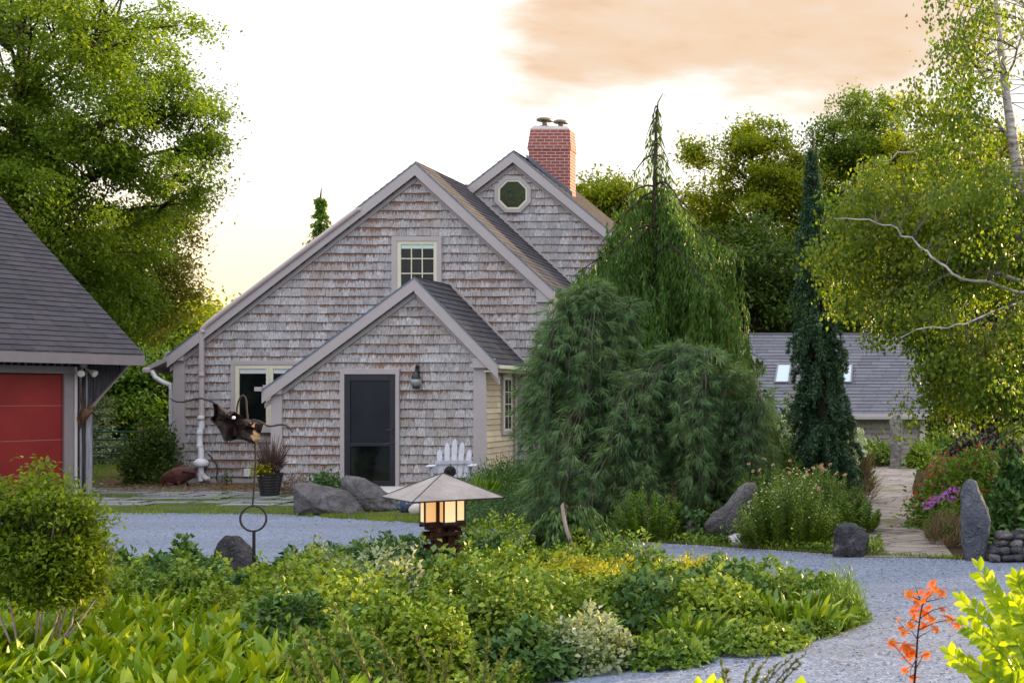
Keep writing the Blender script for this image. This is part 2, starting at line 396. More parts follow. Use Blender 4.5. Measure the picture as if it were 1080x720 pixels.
M['rockdark'] = rockmat('dark mossy stone', (.035, .035, .042), (.11, .11, .12), (.24, .23, .18), .57)
M['rockwhite'] = rockmat('white quartz stone', (.48, .48, .48), (.70, .70, .69), (.05, .055, .07), .60)
M['step'] = plain('pale stone step', (.45, .42, .40), .8, .2)
M['gate'] = plain('green gate paint', (.012, .06, .042), .4, .4)
M['post'] = barkmat('split wood post', (.12, .085, .055), (.30, .23, .16))
M['pot'] = plain('black glazed pot', (.015, .013, .017), .35, .5)
M['chair'] = plain('grey white chair paint', (.46, .47, .53), .75, .15, var=.15, ns=12)
M['bark'] = barkmat('grey bark', (.05, .042, .034), (.15, .13, .11))
M['barkdk'] = barkmat('dark bark', (.02, .016, .012), (.075, .06, .045))
M['birch'] = barkmat('white birch bark', (.20, .17, .16), (.58, .54, .52), (3, 3, 14))
M['pinkbark'] = barkmat('smooth pink grey bark', (.22, .15, .14), (.42, .33, .32))
M['log'] = barkmat('driftwood', (.04, .022, .012), (.16, .09, .05), (10, 10, 3))
# foliage
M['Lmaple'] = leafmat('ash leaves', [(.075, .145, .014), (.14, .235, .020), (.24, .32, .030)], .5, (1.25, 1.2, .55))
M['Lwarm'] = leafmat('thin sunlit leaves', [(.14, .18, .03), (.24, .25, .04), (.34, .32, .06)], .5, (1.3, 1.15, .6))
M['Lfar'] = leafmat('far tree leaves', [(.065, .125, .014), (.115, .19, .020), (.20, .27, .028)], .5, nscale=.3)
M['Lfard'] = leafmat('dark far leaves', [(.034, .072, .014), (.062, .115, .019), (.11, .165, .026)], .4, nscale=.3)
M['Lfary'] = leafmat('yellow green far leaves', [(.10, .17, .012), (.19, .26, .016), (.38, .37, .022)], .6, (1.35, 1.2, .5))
M['Lgreen'] = leafmat('fresh green leaves', [(0.047, 0.104, 0.010), (0.116, 0.218, 0.020), (0.228, 0.358, 0.039)], .3)
M['Lcedar'] = leafmat('weeping cedar sprays', [(.045, .105, .020), (.080, .165, .030), (.13, .22, .038)], .35)
M['Lpine'] = leafmat('blue green pine needles', [(.060, .13, .060), (.115, .21, .088), (.23, .33, .11)], .25, nscale=1.5)
M['Lspruce'] = leafmat('dark blue spruce needles', [(.030, .078, .042), (.055, .12, .062), (.10, .17, .08)], .2, nscale=2)
M['Lbirch'] = leafmat('birch leaves', [(.075, .14, .018), (.135, .21, .024), (.32, .34, .028)], .5, (1.15, 1.2, .5))
M['Lshrub'] = leafmat('yellow green shrub leaves', [(0.035, 0.075, 0.006), (0.131, 0.210, 0.013), (0.328, 0.391, 0.023)], .45)
M['Lhosta'] = leafmat('lime strap leaves', [(.060, .14, .006), (.17, .28, .008), (.40, .45, .014)], .25, rough=.38, spec=.4, nscale=1.2)
M['Lstrap'] = leafmat('green strap leaves', [(0.050, 0.112, 0.011), (0.147, 0.250, 0.019), (0.350, 0.420, 0.031)], .22, rough=.35, spec=.4)
M['Lcover'] = leafmat('bed foliage green', [(.050, .115, .018), (.13, .22, .024), (.27, .34, .038)], .2, nscale=1.6)
M['Lcovery'] = leafmat('bed foliage yellow green', [(.075, .15, .012), (.16, .25, .018), (.32, .38, .028)], .22, nscale=1.6)
M['Lcoverd'] = leafmat('bed foliage deep green', [(.030, .085, .024), (.065, .14, .035), (.14, .22, .05)], .2, nscale=1.6)
M['Lgold'] = leafmat('golden bed foliage', [(0.147, 0.184, 0.017), (0.362, 0.362, 0.022), (0.633, 0.546, 0.034)], .3, nscale=2)
M['Lvar'] = leafmat('grey variegated leaves', [(0.094, 0.135, 0.062), (0.232, 0.287, 0.150), (0.488, 0.520, 0.358)], .3)
M['Ldry'] = leafmat('dry brown stems', [(.10, .065, .04), (.20, .13, .08), (.28, .20, .12)], .2)
M['Ljun'] = leafmat('juniper foliage', [(0.019, 0.058, 0.011), (0.057, 0.139, 0.024), (0.112, 0.225, 0.041)], .2, nscale=2)
M['Lblue'] = leafmat('blue green low foliage', [(0.029, 0.072, 0.026), (0.069, 0.139, 0.046), (0.135, 0.225, 0.067)], .2)
M['Lgrass'] = leafmat('grass blades', [(0.052, 0.094, 0.013), (0.150, 0.218, 0.025), (0.309, 0.358, 0.049)], .35, nscale=1.2)
M['Lpurple'] = leafmat('purple leaves', [(.018, .010, .018), (.035, .018, .03), (.06, .035, .05)], .2)
M['Lplume'] = leafmat('purple grass plumes', [(.05, .028, .03), (.10, .06, .06), (.17, .12, .11)], .25)
M['Lyel'] = leafmat('yellow potted leaves', [(0.200, 0.240, 0.012), (0.380, 0.380, 0.018), (0.500, 0.460, 0.030)], .35)
M['Lorange'] = leafmat('orange maple leaves', [(.30, .05, .008), (.52, .13, .006), (.68, .25, .012)], .45, (1.3, .9, .5), nscale=4)
M['Lbright'] = leafmat('bright lime leaves', [(.13, .24, .008), (.28, .40, .010), (.48, .55, .02)], .5, (1.3, 1.2, .4), rough=.35, spec=.4)
M['Lfore'] = leafmat('olive foreground sprigs', [(0.060, 0.085, 0.011), (0.110, 0.140, 0.018), (0.170, 0.190, 0.030)], .3)
M['Fpink'] = leafmat('pink flowers', [(.42, .03, .06), (.55, .06, .12), (.62, .14, .18)], .25, (1, 1, 1), nscale=3)
M['Forange'] = leafmat('orange flowers', [(.60, .12, .03), (.65, .22, .05), (.70, .35, .15)], .25, (1, 1, 1), nscale=3)
M['Fpurple'] = leafmat('violet flowers', [(.32, .06, .38), (.42, .12, .50), (.50, .22, .58)], .25, (1, 1, 1), nscale=3)
M['Fpeach'] = leafmat('peach flowers', [(.55, .28, .20), (.62, .38, .28), (.66, .48, .36)], .25, (1, 1, 1), nscale=3)
M['Fhyd'] = leafmat('pale hydrangea florets', [(0.437, 0.520, 0.250), (0.792, 0.850, 0.491), (0.850, 0.850, 0.845)], .25, (1, 1, 1), nscale=3)
M['mosaic'] = rockmat('blue speckled glaze', (.04, .06, .12), (.10, .13, .22), (.45, .48, .55), .52)
M['ball'] = plain('black twine ball', (.010, .009, .011), .6, .3, var=.5, ns=30)
# ---------------------------------------------------------------- the setting
def hgt(x, y):
    t = max(0., min(1., (y-32.5)/8)); s = max(0., min(1., (x+9)/4)); return -.9*t*t*(3-2*t)*s
def sheet(name, pts, z, m):
    s = MB(); s.poly([(p[0], p[1], z) for p in pts]); o = s.build(name, m); prop(o, kind='structure'); return o
V = []; Fs = []; gx = list(np.linspace(-260, -45, 9))+list(np.linspace(-40, 40, 55))+list(np.linspace(45, 260, 9)); gy = list(np.linspace(-30, 60, 61))+[70, 90, 130, 200, 320, 500]
for j, y in enumerate(gy):
    for i, x in enumerate(gx): V.append((x, y, hgt(x, y)-.006))
nx = len(gx)
for j in range(len(gy)-1):
    for i in range(nx-1): a = j*nx+i; Fs.append((a, a+1, a+nx+1, a+nx))
o = npmesh('ground', V, Fs, M['lawn']); prop(o, kind='structure')
def G2(x, y): p = gp(x, y); return (p.x, p.y)
edge = [(-300, 541), (60, 541), (180, 541), (300, 542), (440, 551), (520, 556), (600, 562), (700, 573), (800, 579), (900, 586), (1010, 590), (1150, 597), (1400, 604)]
gr = [G2(*p) for p in edge]
sheet('gravel_drive', [(-30, 2)]+[(-30, gr[0][1])]+gr+[(12, gr[-1][1]), (12, 2)], .004, M['gravel'])
# planting beds right of the drive and mulch along the house
sheet('garden_bed', [gr[i] for i in range(4, 12)]+[(6, 12.5), (6, 33), (-1.9, 33), (-1.9, 26), (-7, 26), (-7.6, 21.5), (-8.9, 19.5), G2(440, 551)], .000, M['soil'])
sheet('mulch_strip', [(-19, 25.4), (-19, 24.3), G2(200, 520), G2(310, 522), G2(345, 520), G2(360, 512), (-9.5, 25.4)], .003, M['straw'])
sheet('grass_strip', [G2(-150, 526), G2(120, 524), G2(300, 527), G2(440, 530), G2(530, 530), gr[5], gr[4], gr[3], gr[2], gr[1], G2(-150, 541)], .006, M['lawn'])
sheet('dry_earth', [G2(130, 492), G2(165, 500), G2(170, 508), G2(112, 513), G2(100, 500)], .004, M['straw'])
def flags(name, rows, xl, xr, w0, w1, d, m, z=.012, jit=.02, miss=0):
    s = MB(); y = rows[0]
    while y < rows[1]:
        x = xl(y)+random.uniform(-.15, .1); dd = random.uniform(d*.75, d*1.3)
        while x < xr(y):
            w = random.uniform(w0, w1)
            if random.random() > miss:
                c = (x+w/2, y+dd/2); n = random.choice((5, 6, 7)); ph = random.random()*6; zz = z+random.uniform(0, jit)
                pts = []
                for k in range(4):
                    sx_, sy_ = ((-1, -1), (1, -1), (1, 1), (-1, 1))[k]
                    cx_ = c[0]+sx_*(w/2-.012); cy_ = c[1]+sy_*(dd/2-.010)
                    pts += [(cx_-sx_*w*random.uniform(.02, .16)*(k % 2 == 0), cy_-sy_*dd*random.uniform(.02, .22)*(k % 2), zz+random.uniform(-.004, .004)),
                            (cx_-sx_*w*random.uniform(.02, .16)*(k % 2), cy_-sy_*dd*random.uniform(.02, .22)*(k % 2 == 0), zz)]
                s.prism(pts, (0, 0, -.06))
            x += w
        y += dd
    o = s.build(name, m); prop(o, kind='structure'); return o
def lerpx(tab):
    ys = [t[0] for t in tab]; vs = [t[1] for t in tab]; return lambda y: float(np.interp(y, ys, vs))
pl = [(912, 588), (905, 556), (903, 530), (912, 508), (918, 492)]; prr = [(1006, 588), (985, 560), (966, 540), (962, 515), (968, 492)]
L_ = sorted((gp(*p).y, gp(*p).x) for p in pl); R_ = sorted((gp(*p).y, gp(*p).x) for p in prr)
pm = mat('worn stone paving'); t = NT(pm); v = t.pos(); wn = t.a('ShaderNodeTexNoise'); wn.inputs['Scale'].default_value = 1.6; wn.inputs['Detail'].default_value = 4; t.l(v, wn.inputs['Vector'])
wv = t.a('ShaderNodeVectorMath', operation='MULTIPLY_ADD'); t.l(wn.outputs['Color'], wv.inputs[0]); wv.inputs[1].default_value = (.55, .55, 0); t.l(v, wv.inputs[2])
mv = t.map(wv.outputs[0], (2.1, 3.6, 1)); ve = t.a('ShaderNodeTexVoronoi', feature='DISTANCE_TO_EDGE'); ve.inputs['Scale'].default_value = 1; t.l(mv, ve.inputs['Vector']); vc = t.a('ShaderNodeTexVoronoi'); vc.inputs['Scale'].default_value = 1; t.l(mv, vc.inputs['Vector'])
sc_ = t.a('ShaderNodeSeparateColor'); t.l(vc.outputs['Color'], sc_.inputs[0]); n = t.noise(5, 7, v, .7); big = t.noise(.9, 5, v, .6); fine = t.noise(40, 4, v)
c = t.mix(sc_.outputs[0], (.26, .225, .20), (.40, .35, .32)); c = t.mix(t.math('MULTIPLY', n, .7), c, (.20, .165, .14))
j = t.math('SUBTRACT', 1.0, t.math('MULTIPLY', t.math('ADD', ve.outputs['Distance'], t.math('MULTIPLY', t.math('SUBTRACT', n, .5), .10)), 14, True)); c = t.mix(t.math('MULTIPLY', j, .8), c, (.10, .078, .06))
c = t.mix(t.math('MULTIPLY', t.math('SUBTRACT', big, .54), 7, True), c, (.15, .15, .07))
t.out(t.pr(c, .9, .2, 0, t.math('ADD', t.math('MULTIPLY', j, -1.2), t.math('ADD', n, t.math('MULTIPLY', fine, .3))), .9, .02))
sheet('garden_path', [(x, y) for y, x in L_]+[(x, y) for y, x in reversed(R_)], .010, pm)
flags('patio_stones', (gp(0, 534).y, gp(0, 514).y), lambda y: (85-CX)/F*y, lambda y: (318-CX)/F*y, .35, 1.1, .42, M['flag'], z=.014, jit=.012, miss=.22)

# ---------------------------------------------------------------- house
ZE, ZM, ZO = 23.85, 25.6, 28.4
hp = at(380, 420, 24.7); house = empty('shingled_house', (hp.x, ZE, 0), 'weathered cedar shingle house with front gable, small entry gable and octagonal attic window', 'house')
OV = .14
def xz(x, y, Y): p = at(x, y, Y); return (p.x, p.z)
def wallbody(pts, y0, y1, name, m):
    s = MB(); s.prism([(x, y0, z) for x, z in pts], (0, y1-y0, 0)); return s.build(name, m, house)
inner = plain('wall sheathing', (.05, .045, .05), .9, .1)
def gable(Y, pk, le, ri, xl, xr, depthL, depthR, roofm, wl='wall', thick=.09, rw=.20, base=0.0, shl=True, cl=None):
    """pk, le, ri: pixel outline of the rake tips at the overhang plane; xl, xr: pixel x of the wall corners"""
    Yo = Y-OV; P = Vector(xz(*pk, Yo)); Lf = Vector(xz(*le, Yo)); Rt = Vector(xz(*ri, Yo))
    X0 = at(xl, 0, Y).x; X1 = at(xr, 0, Y).x
    def lin(A, B, x): return A.y+(B.y-A.y)*(x-A.x)/(B.x-A.x)
    off = thick*1.35
    conv = [(X0, base), (X1, base), (X1, lin(P, Rt, X1)-off), (P.x, P.y-off), (X0, lin(P, Lf, X0)-off)]
    wallbody([(a, b) for a, b in [(X0+.02, -.05), (X1-.02, -.05), (X1-.02, conv[2][1]-.02), (P.x, P.y-off-.02), (X0+.02, conv[4][1]-.02)]], Y+.012, max(depthL, depthR)-.02, wl, inner)
    shingles('shingle_siding', conv, (0, Y+.004, 0), (1, 0, 0), (0, 0, 1), (0, -1, 0), .1715, .09, .24, .022, M['shingle'], house, start=base-.05)
    for A, B, dep in ((P, Lf, depthL), (P, Rt, depthR)):
        d = (B-A).normalized(); nn = Vector((-d.y, d.x)); nn = nn if nn.y > 0 else -nn
        # deck
        s = MB(); a2 = A-nn*.015; q = [A-nn*.012, B-nn*.012, B-nn*thick, A-nn*(thick*1.2)]
        s.prism([(p.x, Yo+.02, p.y) for p in q], (0, dep-Yo-.02, 0)); rf = s.build('roof', M['drip'], house)
        Lr = (B-A).length; up3 = Vector((-d.x, 0, -d.y)); nn3 = Vector((nn.x, 0, nn.y))
        u3 = Vector((0, 1, 0)); o3 = Vector((B.x, Yo-.01, B.y))
        shingles('roof_shingles', [(0, 0), (dep-Yo, 0), (dep-Yo, Lr+.02), (0, Lr+.02)], o3-nn3*.008, u3, up3, nn3, .145, .28, .34, .014, roofm, house, jit=.002, gap=.008)
        # rake board with drip edge line
        s = MB(); q = [A-nn*.03, B-nn*.03, B-nn*(rw+.02), A-nn*(rw+.02)]
        dz = -(rw)/abs(d.x) ; q = [A+Vector((0, -.03)), B+Vector((0, -.03)), B+Vector((0, dz)), A+Vector((0, dz))]
        s.prism([(p.x, Yo-.005, p.y) for p in q], (0, .03, 0)); s.build('rake_board', M['trim'], house)
        q = [A+Vector((0, dz*.99)), B+Vector((0, dz*.99)), B+Vector((0, dz*1.35)), A+Vector((0, dz*1.35))]
        s = MB(); s.prism([(p.x, Y-.035, p.y) for p in q], (0, .03, 0)); s.build('frieze_board', M['trim'], house)
    s = MB()
    for A, B in ((P, Lf), (P, Rt)):
        s.prism([(A.x, Yo-.012, A.y), (B.x, Yo-.012, B.y), (B.x, Yo-.012, B.y-.032), (A.x, Yo-.012, A.y-.032)], (0, .02, 0))
    s.build('drip_edge', M['drip'], house)
    return P, Lf, Rt, X0, X1, Yo
gm = gable(ZM, (438, 171), (176, 374), (585, 306), 183, 580, ZM+9, ZM+9, M['roof'])
ge = gable(ZE, (437, 292), (276, 411), (525, 383), 287, 513, ZM+.03, ZM+.03, M['roof'])
go = gable(ZO, (541, 159), (415, 256), (668, 263), 424, 660, ZO+4.9, ZO+4.9, M['roof'])
for (px_, Ya, Yb_, zt_) in ((580, ZM, ZM+6, at(0, 312, ZM).z), (660, ZO, ZO+4.7, at(0, 266, ZO).z)):
    xx_ = at(px_, 0, Ya).x; shingles('side_siding', [(0, 0), (Yb_-Ya, 0), (Yb_-Ya, zt_), (0, zt_)], (xx_-.012, Ya, 0), (0, 1, 0), (0, 0, 1), (1, 0, 0), .1715, .09, .24, .022, M['shingle'], house)
# flashing lines where the lower roofs meet the walls behind
for (Pk, Rt, Yb) in ((ge[0], ge[2], ZM-.02), (gm[0], gm[2], ZO-.02)):
    s = MB(); s.prism([(Pk.x-.02, Yb, Pk.y-.02), (Rt.x, Yb, Rt.y-.02), (Rt.x, Yb, Rt.y+.05), (Pk.x, Yb, Pk.y+.07)], (0, -.02, 0)); s.build('flashing', M['trim'], house)
def vb(name, x0, x1, y0, y1, Y, t, m, par=house, bev=.004):
    a = at(x0, y0, Y); b = at(x1, y1, Y); s = MB(); s.bx(a.x, b.x, Y-t, Y, b.z, a.z); return s.build(name, m, par, bevel=bev)
TZ = .05
# corner boards and eave returns
vb('corner_board', 184, 196, 379, 509, ZM, TZ, M['trim']); vb('corner_board', 567, 580, 318, 509, ZM, TZ, M['trim'])
vb('corner_board', 287, 298.5, 413, 515, ZE, TZ, M['trim']); vb('corner_board', 500, 513.5, 387, 515, ZE, TZ, M['trim'])
vb('eave_return', 177, 196, 371, 380.5, ZM-.02, .10, M['trim']); vb('eave_return', 567, 584, 306, 319, ZM-.02, .10, M['trim'])
vb('eave_return', 280, 299, 406, 415.5, ZE-.02, .10, M['trim']); vb('eave_return', 500, 523, 378, 388, ZE-.02, .10, M['trim'])
vb('gutter_end', 271, 278, 408, 412.5, ZE-.1, .10, M['trim'])
vb('base_board', 183, 300, 505, 511, ZM, .03, M['trim'])
vb('base_board', 298, 361, 511.5, 516, ZE, .03, M['trim']); vb('base_board', 423, 500, 511.5, 516, ZE, .03, M['trim'])
# entry side wall in pale clapboard
xs = at(513, 0, ZE).x; ez = xz(525, 383, ZE-OV)
z1 = 2.28
shingles('clapboard_siding', [(.0, 0), (ZM-ZE, 0), (ZM-ZE, z1), (0, z1)], (xs-.012, ZE, 0), (0, 1, 0), (0, 0, 1), (1, 0, 0), .108, 1.1, 2.6, .018, M['clap'], house, jit=0, gap=.003)
# soffit and fascia on the lit eave
ex = ge[2].x; s = MB(); s.bx(xs, ex-.01, ZE-OV+.03, ZM-.02, ge[2].y-.16, ge[2].y-.135); s.build('soffit', M['sash'], house)
s = MB(); s.bx(ex-.03, ex+.0, ZE-OV+.0, ZM-.02, ge[2].y-.13, ge[2].y-.03); s.bx(ex+.0, ex+.09, ZE-OV+.03, ZM-.02, ge[2].y-.10, ge[2].y-.035); s.build('gutter', M['sash'], house, bevel=.006)
s = MB(); p = [(xs+.04, ZM-.1, 0.05), (xs+.04, ZM-.1, 2.2)]; s.tube(p, .035, 8); s.build('downspout', M['trim'], house, smooth=True)
# side window
def sidex(px): return xs*F/(px-CX)
ya, yb = sidex(528.3), sidex(537.5); zb, zt = at(0, 458, 25.0).z, at(0, 394, 24.9).z
s = MB(); s.bx(xs, xs+.045, ya, yb, zb, zt); w = s.build('side_window', M['trim'], house)
s = MB(); s.bx(xs+.045, xs+.055, ya+.05, yb-.05, zb+.07, zt-.07); s.build('sash', M['sash'], w)
s = MB(); s.bx(xs+.052, xs+.06, ya+.09, yb-.09, zb+.12, zt-.12); s.build('pane', M['screen'], w)
s = MB()
for k in range(1, 4): z = zb+.12+(zt-zb-.24)*k/4; s.bx(xs+.058, xs+.066, ya+.09, yb-.09, z-.008, z+.008)
s.bx(xs+.058, xs+.066, (ya+yb)/2-.007, (ya+yb)/2+.007, zb+.12, zt-.12)
s.build('muntins', M['sash'], w)
# windows in the gables
def window(cas, sash, glass, Y, blind=None, mx=(), my=(), mullion=None, bm='blind'):
    x0, y0, x1, y1 = cas; s = MB(); a = at(x0, y0, Y); b = at(x1, y1, Y)
    sa = at(sash[0], sash[1], Y); sb = at(sash[2], sash[3], Y)
    s.bx(a.x, sa.x, Y-.07, Y, b.z, a.z); s.bx(sb.x, b.x, Y-.07, Y, b.z, a.z); s.bx(sa.x, sb.x, Y-.07, Y, sa.z, a.z); s.bx(sa.x, sb.x, Y-.07, Y, b.z, sb.z)
    w = s.build('window', M['trim'], house, bevel=.003)
    s = MB(); s.bx(a.x-.02, b.x+.02, Y-.10, Y, b.z-.035, b.z-.002); s.build('sill', M['trim'], w, bevel=.004)
    for g in glass:
        ga = at(g[0], g[1], Y); gb = at(g[2], g[3], Y); s = MB(); L, R_, T, B_ = g[4] if len(g) > 4 else (sa.x, sb.x, sa.z, sb.z)
        s.bx(L, ga.x, Y-.058, Y-.005, B_, T); s.bx(gb.x, R_, Y-.058, Y-.005, B_, T); s.bx(ga.x, gb.x, Y-.058, Y-.005, ga.z, T); s.bx(ga.x, gb.x, Y-.058, Y-.005, B_, gb.z)
        s.build('sash', M['sash'], w, bevel=.004)
        s = MB(); s.bx(ga.x, gb.x, Y-.036, Y-.031, gb.z, ga.z); s.build('pane', M['glass'], w)
        if blind: s = MB(); zz = at(0, blind, Y).z; s.bx(ga.x+.004, gb.x-.004, Y-.042, Y-.037, zz, ga.z); s.build('blind', M[bm], w)
        if mx or my:
            s = MB()
            for x in mx: c = at(x, 0, Y).x; s.bx(c-.011, c+.011, Y-.053, Y-.0425, gb.z, ga.z)
            for y in my: c = at(0, y, Y).z; s.bx(ga.x, gb.x, Y-.051, Y-.0427, c-.011, c+.011)
            s.build('muntins', M['sash'], w)
    return w
window((414.2, 249.7, 466.8, 330), (420, 254.8, 462, 324), [(424, 258, 458.3, 320)], ZM, 262.5, (435, 446.4), (273, 288.6, 304), bm='mint')
zA, zB = at(0, 384.8, ZM).z, at(0, 449, ZM).z
w3 = window((245, 380.8, 326, 454), (249.5, 384.8, 320.5, 449), [(253.8, 389, 282, 446, (at(249.5, 0, ZM).x, at(285, 0, ZM).x, zA, zB)), (289.5, 389, 316, 446, (at(285.2, 0, ZM).x, at(320.5, 0, ZM).x, zA, zB))], ZM, 393.8)
# octagonal window
def octo(r, rot=22.5): c = at(541.5, 205.5, ZO); k = r/F*ZO; return [(c.x+k*math.cos(R(rot+45*i)), c.z+k*math.sin(R(rot+45*i))) for i in range(8)]
def ring(r0, r1, Y0, Y1, name, m, par):
    s = MB(); A = octo(r0); B = octo(r1)
    for i in range(8):
        j = (i+1) % 8; s.prism([(A[i][0], Y0, A[i][1]), (A[j][0], Y0, A[j][1]), (B[j][0], Y0, B[j][1]), (B[i][0], Y0, B[i][1])], (0, Y1-Y0, 0))
    return s.build(name, m, par)
w = ring(20.6, 16.6, ZO-.06, ZO, 'octagonal_window', M['trim'], house); ring(16.6, 14.6, ZO-.05, ZO-.004, 'sash', M['sash'], w)
m_ = mat('pane with painted green reflection'); t = NT(m_); n = t.noise(14, 5, t.obj(), .7); t.out(t.pr(t.ramp(n, [(.35, (.006, .012, .003)), (.7, (.04, .06, .012))]), .3, .3))  # mottled green in the base colour stands in for a reflection
s = MB(); s.prism([(x, ZO-.038, z) for x, z in octo(14.6)], (0, .006, 0)); s.build('pane', m_, w)
# screen door
a = at(360.2, 389, ZE); b = at(422.3, 515, ZE); da = at(364.6, 394.6, ZE); db = at(418.4, 513.4, ZE)
s = MB(); s.bx(a.x, da.x, ZE-.07, ZE, 0.0, a.z); s.bx(db.x, b.x, ZE-.07, ZE, 0, a.z); s.bx(da.x, db.x, ZE-.07, ZE, da.z, a.z); s.build('door_casing', M['trim'], house, bevel=.004)
ga = at(370.6, 401.2, ZE); gb = at(412.2, 467, ZE); gc = at(370.6, 470.2, ZE); gd = at(412.2, 507, ZE)
s = MB(); s.bx(da.x, ga.x, ZE-.055, ZE-.004, db.z+.01, da.z); s.bx(gb.x, db.x, ZE-.055, ZE-.004, db.z+.01, da.z); s.bx(ga.x, gb.x, ZE-.055, ZE-.004, ga.z, da.z); s.bx(ga.x, gb.x, ZE-.055, ZE-.004, gc.z, gb.z); s.bx(ga.x, gb.x, ZE-.055, ZE-.004, db.z+.01, gd.z)
dr = s.build('screen_door', M['doorblk'], house, bevel=.004)
s = MB(); s.bx(ga.x, gb.x, ZE-.036, ZE-.031, gb.z, ga.z); s.build('screen', M['screen'], dr)
s = MB(); s.bx(gc.x, gd.x, ZE-.036, ZE-.031, gd.z, gc.z); s.build('pane', M['glass'], dr)
hd = at(415.6, 453, ZE); s = MB(); s.bx(hd.x-.015, hd.x+.015, ZE-.064, ZE-.05, hd.z-.09, hd.z+.05); s.tube([hd+Vector((0, -.05, 0)), hd+Vector((0, -.09, 0)), hd+Vector((-.10, -.09, 0))], .009, 6); s.tube([hd+Vector((0, -.05, -.06)), hd+Vector((0, -.075, -.06))], .016, 8); s.build('handle', M['black'], dr)
s = MB(); s.tube([at(417, 466, ZE-.06), at(405, 469, ZE-.06)], .008, 6); s.build('door_closer', M['black'], dr)
s = MB(); s.bx(a.x-.03, b.x+.03, ZE-.18, ZE, 0.0, .035); s.build('threshold', M['step'], house, bevel=.008)
# wall lantern (part of the house)
lc = at(438.5, 402, ZE-.12)
s = MB(); s.bx(lc.x-.03, lc.x+.03, ZE-.035, ZE-.005, lc.z+.10, lc.z+.30)
s.tube([Vector((lc.x, ZE-.03, lc.z+.24)), Vector((lc.x, ZE-.10, lc.z+.30)), Vector((lc.x, lc.y, lc.z+.27)), Vector((lc.x, lc.y, lc.z+.17))], .010, 6)
s.lathe(lc, [(.005, .20), (.03, .185), (.035, .165), (.075, .10), (.08, .06), (.075, .055), (.005, .054)], 16)
s.lathe(lc, [(.04, -.14), (.065, -.125), (.065, -.10), (.03, -.095)], 16); s.tube([lc+Vector((0, .02, -.12)), lc+Vector((0, .10, -.06)), lc+Vector((0, .10, .22))], .008, 6)
wl = s.build('wall_lantern', M['black'], house, smooth=True)
gm_ = mat('clear lantern glass'); t = NT(gm_); p = t.a('ShaderNodeBsdfPrincipled'); p.inputs['Base Color'].default_value = (.5, .55, .58, 1); p.inputs['Roughness'].default_value = .08; p.inputs['Transmission Weight'].default_value = .6; t.out(p.outputs[0])
s = MB(); s.lathe(lc, [(.05, .055), (.095, .02), (.105, -.02), (.09, -.07), (.055, -.098)], 18); s.build('glass_globe', gm_, wl, smooth=True)
# vent pipe with fan along the rake
Yp = ZM-.09
vp = [at(*q, Yp-.06) for q in ((378, 220.5), (348, 243), (300, 279.5), (252, 316), (219, 341.5))]
s = MB(); s.tube(vp+[at(213.5, 347.5, Yp-.05), at(212.8, 354, Yp-.02), at(212.6, 446, Yp-.02)], .052, 12); pp = s.build('vent_pipe', M['pipe'], house, smooth=True)
for q in ((378, 220.5), (325, 260.5), (214, 349), (212.7, 395)): s = MB(); c = at(*q, Yp-.05); s.lathe(c-Vector((0, 0, .03)), [(.05, 0), (.058, .005), (.058, .055), (.05, .06)], 12); s.build('collar', M['pipe'], pp, smooth=True)
s = MB(); s.tube([at(212.6, 444, Yp-.02), at(212.6, 450, Yp-.02), at(210.6, 455, Yp-.03), at(210.6, 470, Yp-.03), at(212, 475, Yp-.05), at(212, 507, Yp-.05)], .056, 12)
c = at(212, 487, Yp-.05); 
s.lathe(c, [(.06, -.09), (.13, -.075), (.14, -.05), (.14, .0), (.12, .03), (.06, .07)], 20)
for zz in (440, 456, 470, 500): 
    q = at(212 if zz > 471 or zz < 450 else 210.6, zz, Yp-.04); s.lathe(q, [(.056, -.03), (.066, -.025), (.066, .025), (.056, .03)], 12)
c = at(214, 502, Yp-.05); s.tube([c+Vector((0, 0, .05)), c, c+Vector((.06, .02, -.05)), c+Vector((.06, .06, -.06))], .058, 10)
s.build('vent_fan', M['white'], pp, smooth=True)
s = MB(); s.tube([at(219, 478, ZM-.1), at(223, 482, ZM-.06), at(229, 491, ZM-.05), at(229, 507, ZM-.05)], .014, 6); s.build('conduit', M['black'], pp, smooth=True)
vb('outlet_box', 259, 266, 494, 502, ZM, .07, M['white'])
s = MB(); c = at(232, 502, ZM-.08); s.lathe(c, [(.04, -.15), (.05, -.05), (.055, .02), (.03, .05)], 10); s.build('spigot', plain('grey metal box', (.2, .2, .19), .6), house, smooth=True)
# left side eave, gutter and white downspout of the lower wing behind
s = MB(); q0 = xz(158, 388, ZM+.5); q1 = xz(187, 374, ZM+.5)
s.prism([(q0[0], ZM+.3, q0[1]), (q1[0], ZM+.3, q1[1]), (q1[0], ZM+.3, q1[1]-.10), (q0[0], ZM+.3, q0[1]-.08)], (0, 5, 0)); s.build('side_roof', M['trim'], house)
s = MB(); a_ = at(158, 388, ZM+.3); s.bx(a_.x-.1, a_.x+.02, ZM+.2, ZM+5, a_.z-.1, a_.z); s.build('side_gutter', M['pipe'], house, bevel=.02)
s = MB(); s.tube([at(160, 391, ZM+.35), at(164, 398, ZM+.35), at(172, 403, ZM+.3), at(180, 406, ZM+.3), at(181, 412, ZM+.3), at(181, 500, ZM+.3)], .05, 10); s.build('downspout', M['white'], house, smooth=True)
s = MB(); a_ = at(176, 0, ZM+1).x; b_ = at(184, 0, ZM+1).x; s.bx(at(184, 0, ZM).x+.0, at(184, 0, ZM).x-.45, ZM+1.2, ZM+5, 0, 2.3); s.build('side_wall', M['shingle'], house)
